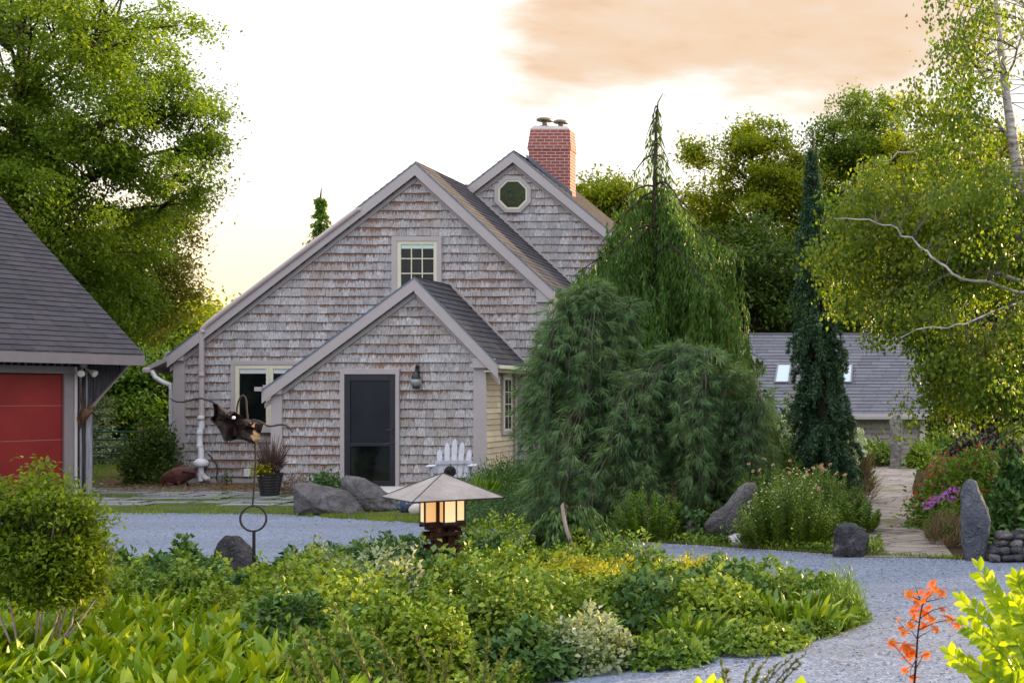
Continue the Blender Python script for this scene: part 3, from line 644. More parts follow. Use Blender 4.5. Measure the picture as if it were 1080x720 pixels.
# chimney
yc = ZO+1.0
def cz(y): return at(0, y, yc).z
def cx_(x): return at(x, 0, yc).x
prof = [(559.2, 600.6, 136), (556.2, 602.4, 157), (557.6, 601.4, 159.5), (557.6, 601.4, 240)]
V = []; Fs = []; UV = []
D = .48
prev = None; yy = 0
for (l0, r0, y0), (l1, r1, y1) in zip(prof[:-1], prof[1:]):
    zA, zB = cz(y0), cz(y1)
    i0 = (cx_(l0)-cx_(prof[-1][0])); i1 = (cx_(l1)-cx_(prof[-1][0]))
    def rg(l, r, z, i): return [(cx_(l), yc+i, z), (cx_(r), yc+i, z), (cx_(r), yc+D-i, z), (cx_(l), yc+D-i, z)]
    A = rg(l0, r0, zA, i0*.6); B = rg(l1, r1, zB, i1*.6)
    for k in range(4):
        j = (k+1) % 4; b = len(V); V += [B[k], B[j], A[j], A[k]]; Fs.append((b, b+1, b+2, b+3))
        u0 = 0 if k % 2 == 0 else 3.03; wd = abs(cx_(r1)-cx_(l1)) if k % 2 == 0 else D
        UV += [(u0, zB), (u0+wd, zB), (u0+wd, zA), (u0, zA)]
me = bpy.data.meshes.new('chimney'); me.from_pydata([tuple(v) for v in V], [], Fs); lay = me.uv_layers.new(name='UVMap')
vi = np.zeros(len(me.loops), np.int32); me.loops.foreach_get('vertex_index', vi); lay.data.foreach_set('uv', np.array(UV, np.float32)[vi].ravel())
ch = link('chimney', me, M['brick'], house)
c = Vector(((cx_(557)+cx_(602))/2, yc+D/2, cz(136))); hw = (cx_(600.6)-cx_(559.2))/2
s = MB(); b = 0
s.prism([(c.x-hw-.005, yc-.002+.02, c.z), (c.x+hw+.005, yc+.018, c.z), (c.x+hw-.05, yc+.06, c.z+.07), (c.x-hw+.08, yc+.06, c.z+.09)], (0, D-.08, 0)); s.build('crown', M['mortar'], ch)
capm = rustmat('rusty flue cap', (.16, .12, .10), (.34, .27, .23), .3, .5)
for px, w_, zb_, tall in ((571.5, .19, .09, 124.0), (588.5, .17, .07, 126.2)):
    xx = cx_(px); s = MB(); zt_ = cz(tall)
    s.lathe((xx, c.y, c.z+zb_), [(.12, 0), (.13, .02), (.06, .03), (.05, .05)], 14)
    for ax in (-.05, .05): s.tube([(xx+ax, c.y, c.z+zb_+.03), (xx+ax, c.y, zt_)], .012, 6)
    s.lathe((xx, c.y, c.z+zb_), [(.05, .02), (.05, .14), (.04, .15)], 12)
    s.lathe((xx, c.y, zt_), [(w_-.02, -.035), (w_, -.03), (w_, .0), (w_-.04, .03), (.02, .045)], 16); s.build('flue_cap', capm, ch, smooth=True)
s = MB(); fl = plain('lead flashing', (.12, .15, .20), .5, .4, .3)
P, Rt = go[0], go[2]
def rz(x): return P.y+(Rt.y-P.y)*(x-P.x)/(Rt.x-P.x)
a0, a1 = cx_(557.6)-.05, cx_(601.4)+.06
s.prism([(a0, yc-.02, rz(a0)-.05), (a1, yc-.02, rz(a1)-.05), (a1, yc-.02, rz(a1)+.1), (a0, yc-.02, rz(a0)+.1)], (0, .018, 0)); s.build('flashing', fl, ch)

# ---------------------------------------------------------------- garage (front runs away from the camera)
uG = Vector((.341, .940, 0)); nG = Vector((.940, -.341, 0))   # along the front, outward
g0 = at(97, 420, 22.4); g0.z = 0
def gpt(px, py, off=0.0):    # pixel on the front plane (offset outward)
    return onplane(px, py, g0+nG*off, nG)
gar = empty('garage', g0, 'dark board garage with red overhead door and charcoal shingle roof', 'garage')
MG = Matrix((uG, -nG, Vector((0, 0, 1)))).transposed()
def gq(s, px0, py0, px1, py1, th, off=0.0, z0=None):
    """box on the front plane between pixel columns, world heights at the given pixel rows measured at px1"""
    a = gpt(px0, 420, off); b = gpt(px1, 420, off); zt = gpt(px1, py0, off).z; zb = gpt(px1, py1, off).z if z0 is None else z0
    c = (a+b)/2; c.z = (zt+zb)/2; L = (b-a).length; s.box(c+nG*th/2, (L, th, zt-zb), ax=MG); return s
# tip of the eave, rake line to the upper left
et = onplane(152, 374, g0+nG*.45, nG); ev = et.z
run = 6.4; pitch = (5.55-ev)/3.78
def rp(t, s_, dz=0): return et-uG*t-nG*s_+Vector((0, 0, s_*pitch+dz))
nr = (nG*pitch+Vector((0, 0, 1))).normalized(); upv = (-nG+Vector((0, 0, pitch))).normalized(); Ls = run*math.sqrt(1+pitch*pitch)
s = MB(); s.prism([rp(0, 0, -.015), rp(0, run, -.015), rp(11, run, -.015), rp(11, 0, -.015)], nr*-.12); s.build('roof', M['gartrim'], gar)
shingles('roof_shingles', [(0, 0), (11, 0), (11, Ls), (0, Ls)], et, -uG, upv, nr, .145, .28, .34, .014, M['roofgar'], gar, jit=.003, gap=.008)
s = MB(); s.box(et-uG*5.5+nG*.012+Vector((0, 0, -.11)), (11, .025, .17), ax=MG); s.build('fascia', M['gartrim'], gar, bevel=.004)
s = MB(); p0 = rp(-.01, 0, -.02); p1 = rp(-.01, run, -.02); s.prism([p0, p1, p1+Vector((0, 0, -.17)), p0+Vector((0, 0, -.17))], -uG*.03); s.build('rake_board', M['gartrim'], gar)
# far slope and body
s = MB(); bk = rp(0, run); s.prism([bk+Vector((0, 0, -.015)), bk-nG*run+Vector((0, 0, -run*pitch)), bk-nG*run+Vector((0, 0, -run*pitch-.12)), bk+Vector((0, 0, -.14))], -uG*11); s.build('roof', M['roofgar'], gar)
wb = g0-nG*.03; W2 = 2*run-.9
s = MB(); A0 = wb-uG*.02; s.prism([A0, A0-nG*W2, A0-nG*W2+Vector((0, 0, ev)), A0-nG*(W2/2)+Vector((0, 0, ev+W2/2*pitch-.1)), A0+Vector((0, 0, ev+.1))], -uG*9.5); s.build('wall', M['darkwood'], gar)
# board and batten face right of the door, widening upward under the end overhang
s = MB(); ztop = ev-.06
def brd(pa, pb, off, th):
    a = gpt(pa, 420, off); b = gpt(pb, 420, off)
    def low(p, px):   # lower edge of the slanted overhang
        return 0.0 if px <= 97.5 else gpt(px, 428-(px-97)*(52/46.), off).z
    za, zb_ = low(a, pa), low(b, pb)
    s.prism([Vector((a.x, a.y, za)), Vector((b.x, b.y, zb_)), Vector((b.x, b.y, ztop)), Vector((a.x, a.y, ztop))], nG*th)
for k, (pa, pb) in enumerate([(78, 84.5), (84.7, 90.6), (90.8, 97.4), (97.6, 104), (104.3, 111), (111.3, 118), (118.3, 125), (125.3, 132), (132.3, 138), (138.3, 143.5)]): brd(pa, pb, .0, .02+.012*(k % 2))
s.build('board_siding', M['darkwood'], gar)
s = MB()
for pa, pb in ((83.6, 85.2), (90, 91.4)): brd(pa, pb, .03, .02)
s.build('batten', M['greywood'], gar)
s = MB(); gq(s, 91.5, 428, 96.8, 500, .015, .032, 0.0); s.build('bleached_board', M['greywood'], gar)
s = MB(); a = gpt(96.8, 428.6, .05); b = gpt(144, 375.2, .05); s.bar(a, b, .03, .05, up=nG); s.build('overhang_trim', M['gartrim'], gar)
s = MB()
for px in np.arange(-20, 77, 7.6): gq(s, px, 375, px+1.6, 388, .03, .0)
s.build('batten', M['gartrim'], gar)
s = MB(); gq(s, -60, 374, 77, 388, .012, -.012); s.build('board_siding', M['darkwood'], gar)
s = MB(); gq(s, -60, 386.5, 77.6, 394.3, .07); s.build('door_header', M['gartrim'], gar, bevel=.004)
s = MB(); gq(s, 65.8, 394, 75.6, 500, .05, 0, 0); s.build('door_jamb', M['gartrim'], gar, bevel=.004)
s = MB(); gq(s, 75.8, 386.5, 78.4, 500, .075, 0, 0); s.build('jamb_edge', M['garedge'], gar)
s = MB(); rows = [394.8, 427.4, 463.2, 499, 545]
for i in range(4): gq(s, -60, rows[i]+.4, 65.6, rows[i+1]-.4, .03, -.03) if i < 3 else gq(s, -60, rows[i]+.4, 65.6, 545, .03, -.03, -.02)
dr = s.build('overhead_door', M['red'], gar, bevel=.006)
s = MB()
for y_ in rows[1:4]: gq(s, -60, y_-.35, 65.6, y_+.35, .03, -.032)
s.build('panel_seam', plain('red seam highlight', (.40, .12, .11), .5), dr)  # pinkish strips put a thin highlight into the door seams
# twin flood lamp
fl0 = gpt(88, 386, .06); s = MB(); s.lathe(fl0, [(.045, -.02), (.05, 0), (.05, .03)], 12)
hd_ = []
for tgt, dirv in ((gpt(85.5, 392, .16), Vector((.5, -.8, -.35))), (gpt(95.5, 391.5, .16), Vector((.9, -.1, -.5)))):
    dirv.normalize(); s.tube([fl0, tgt-dirv*.03, tgt], [.014, .02, .03], 8); s.tube([tgt, tgt+dirv*.07, tgt+dirv*.10], [.032, .062, .064], 14); hd_.append((tgt, dirv))
fx = s.build('flood_lamp', plain('lamp housing', (.42, .40, .38), .5, .4), gar, smooth=True)
for tgt, dv in hd_: s = MB(); s.tube([tgt+dv*.101, tgt+dv*.108], [.052, .045], 14); s.build('lens', plain('lamp lens', (.75, .72, .66), .2, .6), fx, smooth=True)
# driftwood snag on the corner
dw = gpt(89, 440, .12); s = MB()
s.tube([gpt(84, 449, .06), gpt(86, 441, .10), gpt(91, 434, .14), gpt(97, 432.5, .17)], [.04, .075, .085, .05], 10)
s.tube([gpt(90, 437, .12), gpt(86, 424, .12), gpt(84.5, 410, .1), gpt(85.5, 402, .09)], [.035, .018, .012, .004], 7)
s.tube([gpt(92, 434, .14), gpt(94.5, 425, .16), gpt(95, 420, .16)], [.03, .016, .004], 7)
s.tube([gpt(96, 433, .15), gpt(99.5, 436, .2), gpt(101, 438, .2)], [.05, .02, .005], 7)
s.tube([gpt(87, 443, .10), gpt(82.5, 434, .1)], [.03, .006], 7); s.tube([gpt(85, 445, .08), gpt(84, 451, .06)], [.04, .03], 8)
o = s.build('driftwood', M['log'], None, dw, smooth=True); prop(o, 'brown twisted driftwood burl with antler-like twigs fixed to the garage corner', 'driftwood')

# ---------------------------------------------------------------- barn
BZ = 42.0; gb_ = hgt(0, BZ)
ea = at(735, 437.2, BZ); eb = at(983, 438, BZ); ez_ = ea.z; rt_ = at(0, 352, BZ+4.2).z
barn = empty('barn', ((ea.x+eb.x)/2, BZ+.3, gb_), 'low grey roofed barn with skylights and peeling red brown siding', 'barn')
x0, x1 = ea.x-2, eb.x; pb = (rt_-ez_)/4.2; nb = Vector((0, -pb, 1)).normalized(); ub = Vector((0, 1, pb)).normalized(); Lb = 4.2*math.sqrt(1+pb*pb)
s = MB(); s.prism([(x0, BZ, ez_-.02), (x0, BZ+4.2, rt_-.02), (x0, BZ+8.4, ez_-.02), (x0, BZ+8.4, ez_-.16), (x0, BZ+4.2, rt_-.16), (x0, BZ, ez_-.16)], (x1-x0, 0, 0)); s.build('roof', M['roofbarn'], barn)
shingles('roof_shingles', [(0, 0), (x1-x0, 0), (x1-x0, Lb), (0, Lb)], (x0, BZ-.02, ez_), (1, 0, 0), ub, nb, .20, .4, .7, .02, M['roofbarn'], barn, jit=.006, gap=.01)
s = MB(); s.bx(x0, x1, BZ-.05, BZ-.02, ez_-.17, ez_+.02); s.bx(x0, x1, BZ-.14, BZ-.052, ez_-.15, ez_-.03); s.build('gutter', M['trim'], barn, bevel=.01)
xw = at(974.5, 0, BZ+.35).x
s = MB(); s.bx(x0+.2, xw, BZ+.37, BZ+8, gb_-.3, ez_); s.build('wall', inner, barn)
shingles('board_siding', [(x0+.2, gb_-.1), (xw, gb_-.1), (xw, ez_-.1), (x0+.2, ez_-.1)], (0, BZ+.36, 0), (1, 0, 0), (0, 0, 1), (0, -1, 0), .17, 1.6, 3.6, .02, M['barnboard'], barn, jit=.004)
s = MB(); s.bx(xw-.14, xw+.03, BZ+.28, BZ+.36, gb_-.3, ez_-.1); s.bx(xw, xw+.03, BZ+.36, BZ+.5, gb_-.3, ez_-.1); s.build('corner_board', M['garedge'], barn)
s = MB(); c = Vector((x1, 0, 0)); s.prism([(x1, BZ-.04, ez_-.02), (x1, BZ+4.2, rt_), (x1, BZ+4.2, rt_-.22), (x1, BZ-.04, ez_-.22)], (.04, 0, 0)); s.build('rake_board', M['trim'], barn)
s = MB(); s.bx(x0, x1, BZ+4.1, BZ+4.3, rt_-.03, rt_+.035); s.build('ridge_cap', M['roofbarn'], barn)
for xa, xb in ((813.5, 832.5), (880, 898.5)):
    q = [onplane(x, y, (x0, BZ, ez_), nb) for x, y in ((xa+3, 405), (xb, 405))]; tp = onplane(xa, 385, (x0, BZ, ez_), nb)
    wdt = q[1].x-q[0].x; v0 = (q[0]-Vector((q[0].x, BZ, ez_))).dot(ub); v1 = (tp-Vector((tp.x, BZ, ez_))).dot(ub)
    o3 = Vector((q[0].x, BZ, ez_)); 
    def sk(u0, u1, a, b, h0, h1, s): s.prism([o3+Vector((u, 0, 0))+ub*v+nb*h0 for u, v in ((u0, a), (u1, a), (u1, b), (u0, b))], nb*(h1-h0))
    s = MB(); f = .05; sk(0, wdt, v0, v0+f, .0, .09, s); sk(0, wdt, v1-f, v1, 0, .09, s); sk(0, f, v0+f, v1-f, 0, .09, s); sk(wdt-f, wdt, v0+f, v1-f, 0, .09, s)
    fr = s.build('skylight', plain('skylight frame', (.16, .16, .18), .4), barn)
    s = MB(); sk(f, wdt-f, v0+f, v1-f, .04, .06, s); s.build('pane', M['sky_glass'], fr)

# ---------------------------------------------------------------- garden lantern
LC = at(467, 420, 10.9); LC.z = 0
lan = empty('garden_lantern', LC, 'lit craftsman garden lantern with broad grey pyramid roof among the foliage', 'garden lantern')
ph = R(-5); e1 = Vector((math.cos(ph), math.sin(ph), 0)); e2 = Vector((math.cos(ph+math.pi/2), math.sin(ph+math.pi/2), 0)); dd = .54; za, zt = .845, 1.046
cor = [LC+e*dd+Vector((0, 0, za)) for e in (e1, e2, -e1, -e2)]; ap = LC+Vector((0, 0, zt))
s = MB()
for i in range(4):
    a, b = cor[i], cor[(i+1) % 4]; s.poly([a, b, ap]); s.poly([b, a, ap-Vector((0, 0, .02))])
    s.poly([a, a-Vector((0, 0, .014)), b-Vector((0, 0, .014)), b])
s.poly([c-Vector((0, 0, .014)) for c in reversed(cor)])
rf = s.build('roof', M['copper'], lan)
s = MB()
for i in range(4): s.tube([cor[i]+Vector((0, 0, .001)), ap+Vector((0, 0, .002))], .0045, 5); s.tube([cor[i]-Vector((0, 0, .007)), cor[(i+1) % 4]-Vector((0, 0, .007))], .008, 5)
s.build('seam', M['black'], rf)
f1 = (e1-e2).normalized(); f2 = (e1+e2).normalized(); MX = Matrix((f1, f2, Vector((0, 0, 1)))).transposed()
zt2, zb2 = .83, .625
for sg, ax in ((1, f1), (-1, f1), (1, f2), (-1, f2)):
    c = LC+ax*sg*.118; hh = .052; s = MB()
    for i in (-1, 1):
        for j in (-1, 1): s.box(c+f1*i*hh+f2*j*hh+Vector((0, 0, (zt2+zb2)/2)), (.013, .013, zt2-zb2), ax=MX)
    for z in (zb2, zb2+.012*0+.0, zt2-.006):
        pass
    for z in (zb2+.007, zt2-.007):
        for i in (-1, 1): s.box(c+f1*i*hh+Vector((0, 0, z)), (.012, 2*hh-.012, .013), ax=MX); s.box(c+f2*i*hh+Vector((0, 0, z)), (2*hh-.012, .012, .013), ax=MX)
    s.box(c+Vector((0, 0, zb2-.004)), (2*hh+.01, 2*hh+.01, .008), ax=MX)
    fr = s.build('lamp_box', M['black'], lan)
    for i, q, dm in ((1, f1, (.003, 2*hh-.016, zt2-zb2-.03)), (-1, f1, (.003, 2*hh-.016, zt2-zb2-.03)), (1, f2, (2*hh-.016, .003, zt2-zb2-.03)), (-1, f2, (2*hh-.016, .003, zt2-zb2-.03))):
        s = MB(); s.box(c+q*i*hh+Vector((0, 0, (zt2+zb2)/2)), dm, ax=MX); s.build('glass_pane', M['litw'] if (q is f1) == (sg > 0) else M['lit'], fr)
s = MB()
for i in (-1, 1):
    for j in (-1, 1): s.box(LC+f1*i*.05+f2*j*.05+Vector((0, 0, .41)), (.055, .055, .84), ax=MX)
s.box(LC+Vector((0, 0, .42)), (.04, .04, .8), ax=MX)
s.build('post', M['lampwood'], lan, bevel=.003)
s = MB()
for z, L in ((.575, .33), (.50, .27), (.39, .27)):
    for i in (-1, 1): s.box(LC+f2*i*.088+Vector((0, 0, z)), (L, .02, .035), ax=MX); s.box(LC+f1*i*.088+Vector((0, 0, z+.0345)), (.02, L, .033), ax=MX)
s.build('cross_tie', M['lampwood'], lan, bevel=.002)

# ---------------------------------------------------------------- bat shaped weathervane sculpture
SZ = 11.5; sb = at(267, 588, SZ); sb.z = 0
sc = empty('metal_sculpture', sb, 'rusted sheet steel winged sculpture with bent rods on a thin pole', 'sculpture')
def cr(x, y, dy=0): return at(170+x/3.6, 400+y/3.6, SZ+dy)
out = [(195,92),(215,96),(235,110),(252,128),(262,122),(280,122),(300,134),(320,150),(345,156),(368,158),(391,165),(384,188),(374,207),(376,225),(360,246),(340,238),(318,229),(292,226),(270,228),(255,238),(240,230),(236,206),(215,181),(190,160),(184,150),(200,136),(199,114)]
folds = {0: -.02, 4: .07, 9: -.06, 12: .03, 13: .05}
ctr = [(225, 150, -.06), (262, 180, .05), (300, 190, -.07), (340, 195, .03)]
bm = bmesh.new()
V = [cr(x, y, .05*math.sin(x*.055)+.02*math.sin(y*.09)) for x, y in out]
inn = []
for t in (.72, .42):
    for x, y in out:
        cx0 = 240+max(0, min(1, (x-200)/180))*90; cy0 = 155+max(0, min(1, (x-200)/180))*40
        X = cx0+(x-cx0)*t; Y_ = cy0+(y-cy0)*t; inn.append(cr(X, Y_, .06*math.sin(X*.07+.5)-.03))
n0 = len(out); allv = [bm.verts.new(v) for v in V+inn]
for r_ in range(2):
    for k in range(n0):
        l = (k+1) % n0; bm.faces.new((allv[r_*n0+k], allv[r_*n0+l], allv[(r_+1)*n0+l], allv[(r_+1)*n0+k]))
hub = [bm.verts.new(cr(x, y, d*.6)) for x, y, d in ((238, 158, -.06), (275, 172, .04), (318, 190, -.04))]
for k in range(n0):
    l = (k+1) % n0; a = allv[2*n0+k]; b = allv[2*n0+l]
    def near(v): return min(range(3), key=lambda i: (hub[i].co-v.co).length)
    i, j = near(a), near(b); bm.faces.new((a, b, hub[i]))
    if i != j:
        try: bm.faces.new((b, hub[j], hub[i]))
        except ValueError: pass
bm.normal_update(); me = bpy.data.meshes.new('wing_plate'); bm.to_mesh(me); bm.free()
wp_ = link('wing_plate', me, M['rust'], sc); md = wp_.modifiers.new('thick', 'SOLIDIFY'); md.thickness = .006
s = MB(); s.tube([cr(*p) for p in ((35,71),(45,79),(62,85),(85,85),(105,80),(130,73),(150,71),(172,76),(190,83),(212,95),(236,112))], [.006]+[.0095]*9+[.007], 7); s.build('bent_rod', M['wire'], sc, smooth=True)
s = MB(); s.tube([cr(*p) for p in ((335,158),(352,154),(372,158),(388,166),(403,176),(420,177),(440,173),(458,171),(474,174),(488,184),(500,202))], [.007]+[.0095]*9+[.005], 7); s.build('bent_rod', M['wire'], sc, smooth=True)
s = MB(); s.tube([cr(*p) for p in ((287,126),(288,108),(293,84),(301,67),(311,60),(319,66),(323,82),(324,108),(328,150))], .008, 7); s.build('bent_rod', M['wire'], sc, smooth=True)
s = MB(); s.tube([cr(*p, -.08) for p in ((186,150),(200,165),(222,190),(238,228),(246,237),(256,235))], .005, 6); s.build('edge_rod', M['wire'], sc, smooth=True)
s = MB(); s.lathe(cr(275, 145, -.09)-Vector((0, 0, 0)), [(.001, -.015), (.012, -.012), (.015, 0), (.012, .012), (.001, .015)], 10); s.build('hole_bead', M['white'], sc, smooth=True)  # white bead added in place of a see-through hole in the plate
s = MB(); s.tube([cr(357, 238), cr(358, 300), cr(357, 340), cr(353, 400), cr(350, 445), cr(346, 484)], .008, 7); s.build('rod', M['wire'], sc, smooth=True)
rc = at(267.2, 546.5, SZ); s = MB(); s.tube([rc+Vector((.102*math.cos(a), .03*math.cos(a), .113*math.sin(a))) for a in np.linspace(0, 2*math.pi, 33)[:-1]], .0095, 8, closed=True); s.build('ring', M['wire'], sc, smooth=True)
s = MB(); s.tube([at(267.8, 559, SZ), Vector((at(267.8, 0, SZ).x, SZ, 0))], .014, 10); s.build('pole', M['black'], sc, smooth=True)

# ---------------------------------------------------------------- fish
FZ = 24.3; fb = at(190, 512, FZ); fb.z = 0
fi = empty('fish_sculpture', fb, 'red brown rusted metal fish sculpture lying by the house corner', 'sculpture')
def c7(x, y, d=0): return at(60+x/4.5, 420+y/4.5, FZ+d)
lumpy3([c7(*p) for p in ((500,372),(512,358),(535,342),(560,330),(590,322),(620,322),(645,330),(657,345),(658,358),(650,372),(630,385),(600,398),(570,408),(545,412),(525,405),(510,395))], .26, 3, M['rustred'], 'body', fi, None, .012, 40, 13, pw=2.0)
s = MB(); s.prism([c7(*p, -.02) for p in ((512,360),(498,357),(494,380),(496,424),(502,425),(505,404),(516,392))], (0, .04, 0)); s.build('tail', M['rustred'], fi, bevel=.004)
s = MB(); s.prism([c7(*p, -.02) for p in ((568,330),(575,308),(583,306),(588,324))], (0, .04, 0)); s.build('dorsal_fin', M['rustred'], fi, bevel=.004)
s = MB(); s.prism([c7(*p, -.15) for p in ((520,398),(545,402),(560,418),(548,426),(526,420))], (0, .03, 0)); s.prism([c7(*p, -.14) for p in ((570,392),(590,396),(575,412))], (0, .03, 0)); s.build('fin', M['rustred'], fi, bevel=.003)
s = MB(); s.tube([c7(596,346,-.13), c7(625,350,-.125), c7(655,352,-.07)], .016, 6); s.build('mouth', M['rust'], fi, smooth=True)
for p in ((534, 404), (620, 400)): s = MB(); s.tube([c7(*p), Vector((c7(*p).x, FZ, 0))], .018, 6); s.build('leg', M['rust'], fi, smooth=True)

# ---------------------------------------------------------------- pot
pz = 21.9; pc = at(284.5, 524, pz); pc.z = 0
pot = empty('plant_pot', pc, 'black ribbed pot with purple grass and lime yellow leaves beside the entry gable', 'potted plant')
s = MB(); prof = [(.135, 0), (.145, .02)]
for k in range(7): z = .03+k*.048; r_ = .148+.055*(k/7); prof += [(r_, z), (r_+.007, z+.02), (r_+.004, z+.044)]
prof += [(.218, .375), (.222, .405), (.205, .41), (.195, .36), (.02, .35)]
s.lathe(pc, prof, 28); s.build('pot', M['pot'], pot, smooth=True)
n = 420; a = rng.uniform(0, 2*np.pi, n); r_ = rng.uniform(0, .12, n); sp_ = rng.uniform(.05, .5, n)
C = np.stack([pc.x+.02+r_*np.cos(a), pc.y+r_*np.sin(a), np.full(n, .37)], 1); D = np.stack([np.cos(a)*sp_, np.sin(a)*sp_, np.ones(n)], 1)
V1 = bladeq(C, D, rng.uniform(.35, .80, n), .009, rng.uniform(.0, .8, n), 4, lambda t: 1.2 if t < .6 else 1.6*(1.25-t)*1.6); npmesh('purple_grass', *V1, M['Lplume'], pot)
n = 380; C = np.stack([rng.normal(pc.x-.06, .09, n), rng.normal(pc.y-.12, .05, n), rng.uniform(.38, .56, n)], 1)
quads('lime_foliage', leafq(C, rdir(n)*[1, 1, .6], rng.uniform(.04, .07, n), .035), M['Lyel'], pot)

# ---------------------------------------------------------------- adirondack chair and what sits by it
CH = at(477, 420, 21.5); CH.z = 0
chair = empty('garden_chair', CH, 'weathered grey white slatted garden chair by the entry wall', 'chair')
rz_ = R(14); RM = Matrix.Rotation(rz_, 3, 'Z')
def cl_(x, y, z): return CH+RM@Vector((x, y, z))
hts = [.80, .92, .985, .93, .80]
for k, hh in enumerate(hts):
    xk = (k-2)*.098; yb = .30; s = MB(); w_ = .040
    q = []
    for t, hw_ in ((0, .034), (.82, .043), (.93, .036), (1, .014)):
        q.append((t, hw_))
    z0, z1_ = .28, hh; fr_ = lambda t, sx: cl_(xk*(1+.25*t)+sx, .12+.30*t*(hh/.98), z0+(z1_-z0)*t)
    s.prism([fr_(t, -w) for t, w in q]+[fr_(t, w) for t, w in reversed(q)], RM@Vector((0, .02, 0))); s.build('back_slat', M['chair'], chair, bevel=.003)
s = MB()
for k in range(5): t = k/4; s.box(cl_(0, -.30+.42*t, .37-.09*t), (.52, .085, .02), ax=RM@Matrix.Rotation(-.2, 3, 'X'))
s.build('seat', M['chair'], chair, bevel=.003)
for sx_ in (-1, 1):
    s = MB(); s.prism([cl_(sx_*.33+dx, yy, .545) for dx, yy in ((-.055, .20), (.055, .20), (.075, -.25), (.04, -.36), (-.05, -.36), (-.07, -.25))], (0, 0, .022)); s.build('armrest', M['chair'], chair, bevel=.004)
    s = MB(); s.box(cl_(sx_*.29, -.26, .272), (.03, .10, .544), ax=RM); s.prism([cl_(sx_*.318-.01, -.31, .54), cl_(sx_*.318-.01, -.20, .54), cl_(sx_*.318-.01, -.25, .38)], RM@Vector((.025, 0, 0))); s.build('leg', M['chair'], chair, bevel=.003)
    s = MB(); s.prism([cl_(sx_*.26-.015, y, z) for y, z in ((-.34, .30), (-.34, .40), (.12, .30), (.50, .06), (.50, 0), (.36, 0), (.05, .22))], RM@Vector((.03, 0, 0))); s.build('leg', M['chair'], chair, bevel=.003)
s = MB(); s.box(cl_(0, .22, .60), (.60, .03, .06), ax=RM); s.box(cl_(0, .10, .30), (.5, .03, .07), ax=RM); s.build('back_rail', M['chair'], chair)
bc = cl_(-.02, -.16, .46); s = MB()
for k in range(46):
    ax_ = Vector(rdir(1)[0]); q = ax_.orthogonal().normalized(); q2 = ax_.cross(q); rr = .088+random.uniform(-.006, .006)
    s.tube([bc+(q*math.cos(a)+q2*math.sin(a))*rr+ax_*random.uniform(-.02, .02) for a in np.linspace(0, 2*math.pi, 19)[:-1]], .007, 4, closed=True)
o = s.build('wire_ball', M['ball'], None, bc, smooth=True); prop(o, 'round black woven wire ball sitting on the chair seat', 'ball')
# blue speckled ball and pale round stone by the lantern
c = at(429, 534, 18.9); c.z = .10
lumpy3([c+Vector((.13*math.cos(a), 0, .11*math.sin(a))) for a in np.linspace(0, 2*math.pi, 20)[:-1]], .26, 5, M['mosaic'], 'glazed_ball', None, c, .004)
o = bpy.data.objects['glazed_ball']; prop(o, 'blue speckled glazed garden ball just left of the lantern', 'garden ball')
c = at(439, 536, 18.6); c.z = .07
lumpy3([c+Vector((.10*math.cos(a), 0, .09*math.sin(a))) for a in np.linspace(0, 2*math.pi, 20)[:-1]], .2, 6, M['step'], 'round_stone', None, c, .008)
prop(bpy.data.objects['round_stone'], 'pale round stone touching the blue speckled ball', 'stone')
# stone step in front of the door
s = MB(); q = [gp(400, 516.5), gp(441, 516.5), gp(446, 524), gp(405, 524.5)]; s.prism([Vector((p.x, p.y, .0)) for p in q], (0, 0, .07)); o = s.build('stone_step', M['step'], None, gp(420, 520), bevel=.012); prop(o, 'pale flat stone step beside the screen door', 'step')

# ---------------------------------------------------------------- rocks
def rock(name, out, px, py, T, m, label, seed, amp=.03, Y=None, **k):
    Yb = Y or gp(px, py).y; b = at(px, 420, Yb); b.z = 0
    o = lumpy(out, Yb, T, seed, M[m], name, None, b, amp, **k); prop(o, label, 'rock'); return o
rock('boulder', [(317,512),(321,508),(330,513),(345,514),(362,517),(372,527),(381,541),(379,546),(317,546)], 345, 541, .9, 'rockgrey', 'wide grey boulder with scooped top left of the screen door', 1, .035)
rock('boulder', [(362,504),(368,501),(380,504),(395,514),(412,527),(420,537),(415,543),(378,543),(372,528),(364,516)], 390, 541, .6, 'rockgrey', 'grey boulder with a leaning pointed top right in front of the screen door', 2, .03, Y=19.2)
rock('rock', [(232,580),(236,571),(242,565),(248,566),(258,576),(268,590),(275,601),(276,620),(236,618),(231,600)], 250, 612, .35, 'rockdark', 'dark pointed mossy rock beside the sculpture pole', 3, .009, Y=11.75, pw=5)
rock('leaning_stone', [(748,563),(745,552),(751,540),(765,532),(778,516),(787,508),(795,509),(799,516),(795,532),(787,548),(783,566)], 765, 562, .4, 'rockgrey', 'grey stone leaning to the right at the edge of the drive', 4, .018, Y=15.2)
rock('quartz_stone', [(768,565),(775,562),(788,564),(797,568),(796,577),(770,578),(766,572)], 780, 577, .3, 'rockwhite', 'low white and black quartz stone at the foot of the leaning stone', 5, .015, Y=14.7)
rock('block_stone', [(879,560),(884,553),(897,554),(908,560),(912,566),(912,590),(880,590)], 896, 587, .38, 'rockdark', 'squat dark block stone at the left corner of the path', 6, .026, Y=13.7, pw=8)
rock('standing_stone', [(1013,519),(1016,509),(1023,504),(1030,507),(1034,519),(1042,537),(1046,552),(1041,575),(1038,596),(1019,596),(1015,570)], 1028, 592, .26, 'rockblue', 'tall slate standing stone at the right corner of the path', 7, .014, Y=13.3, n=48)
rock('standing_stone', [(938,445),(944,436),(949,438),(952,448),(951,470),(950,499),(938,499),(939,480),(937,468),(939,456)], 944, 494, .3, 'rockbrown', 'slim brown standing stone at the far end of the path', 8, .02, n=48)
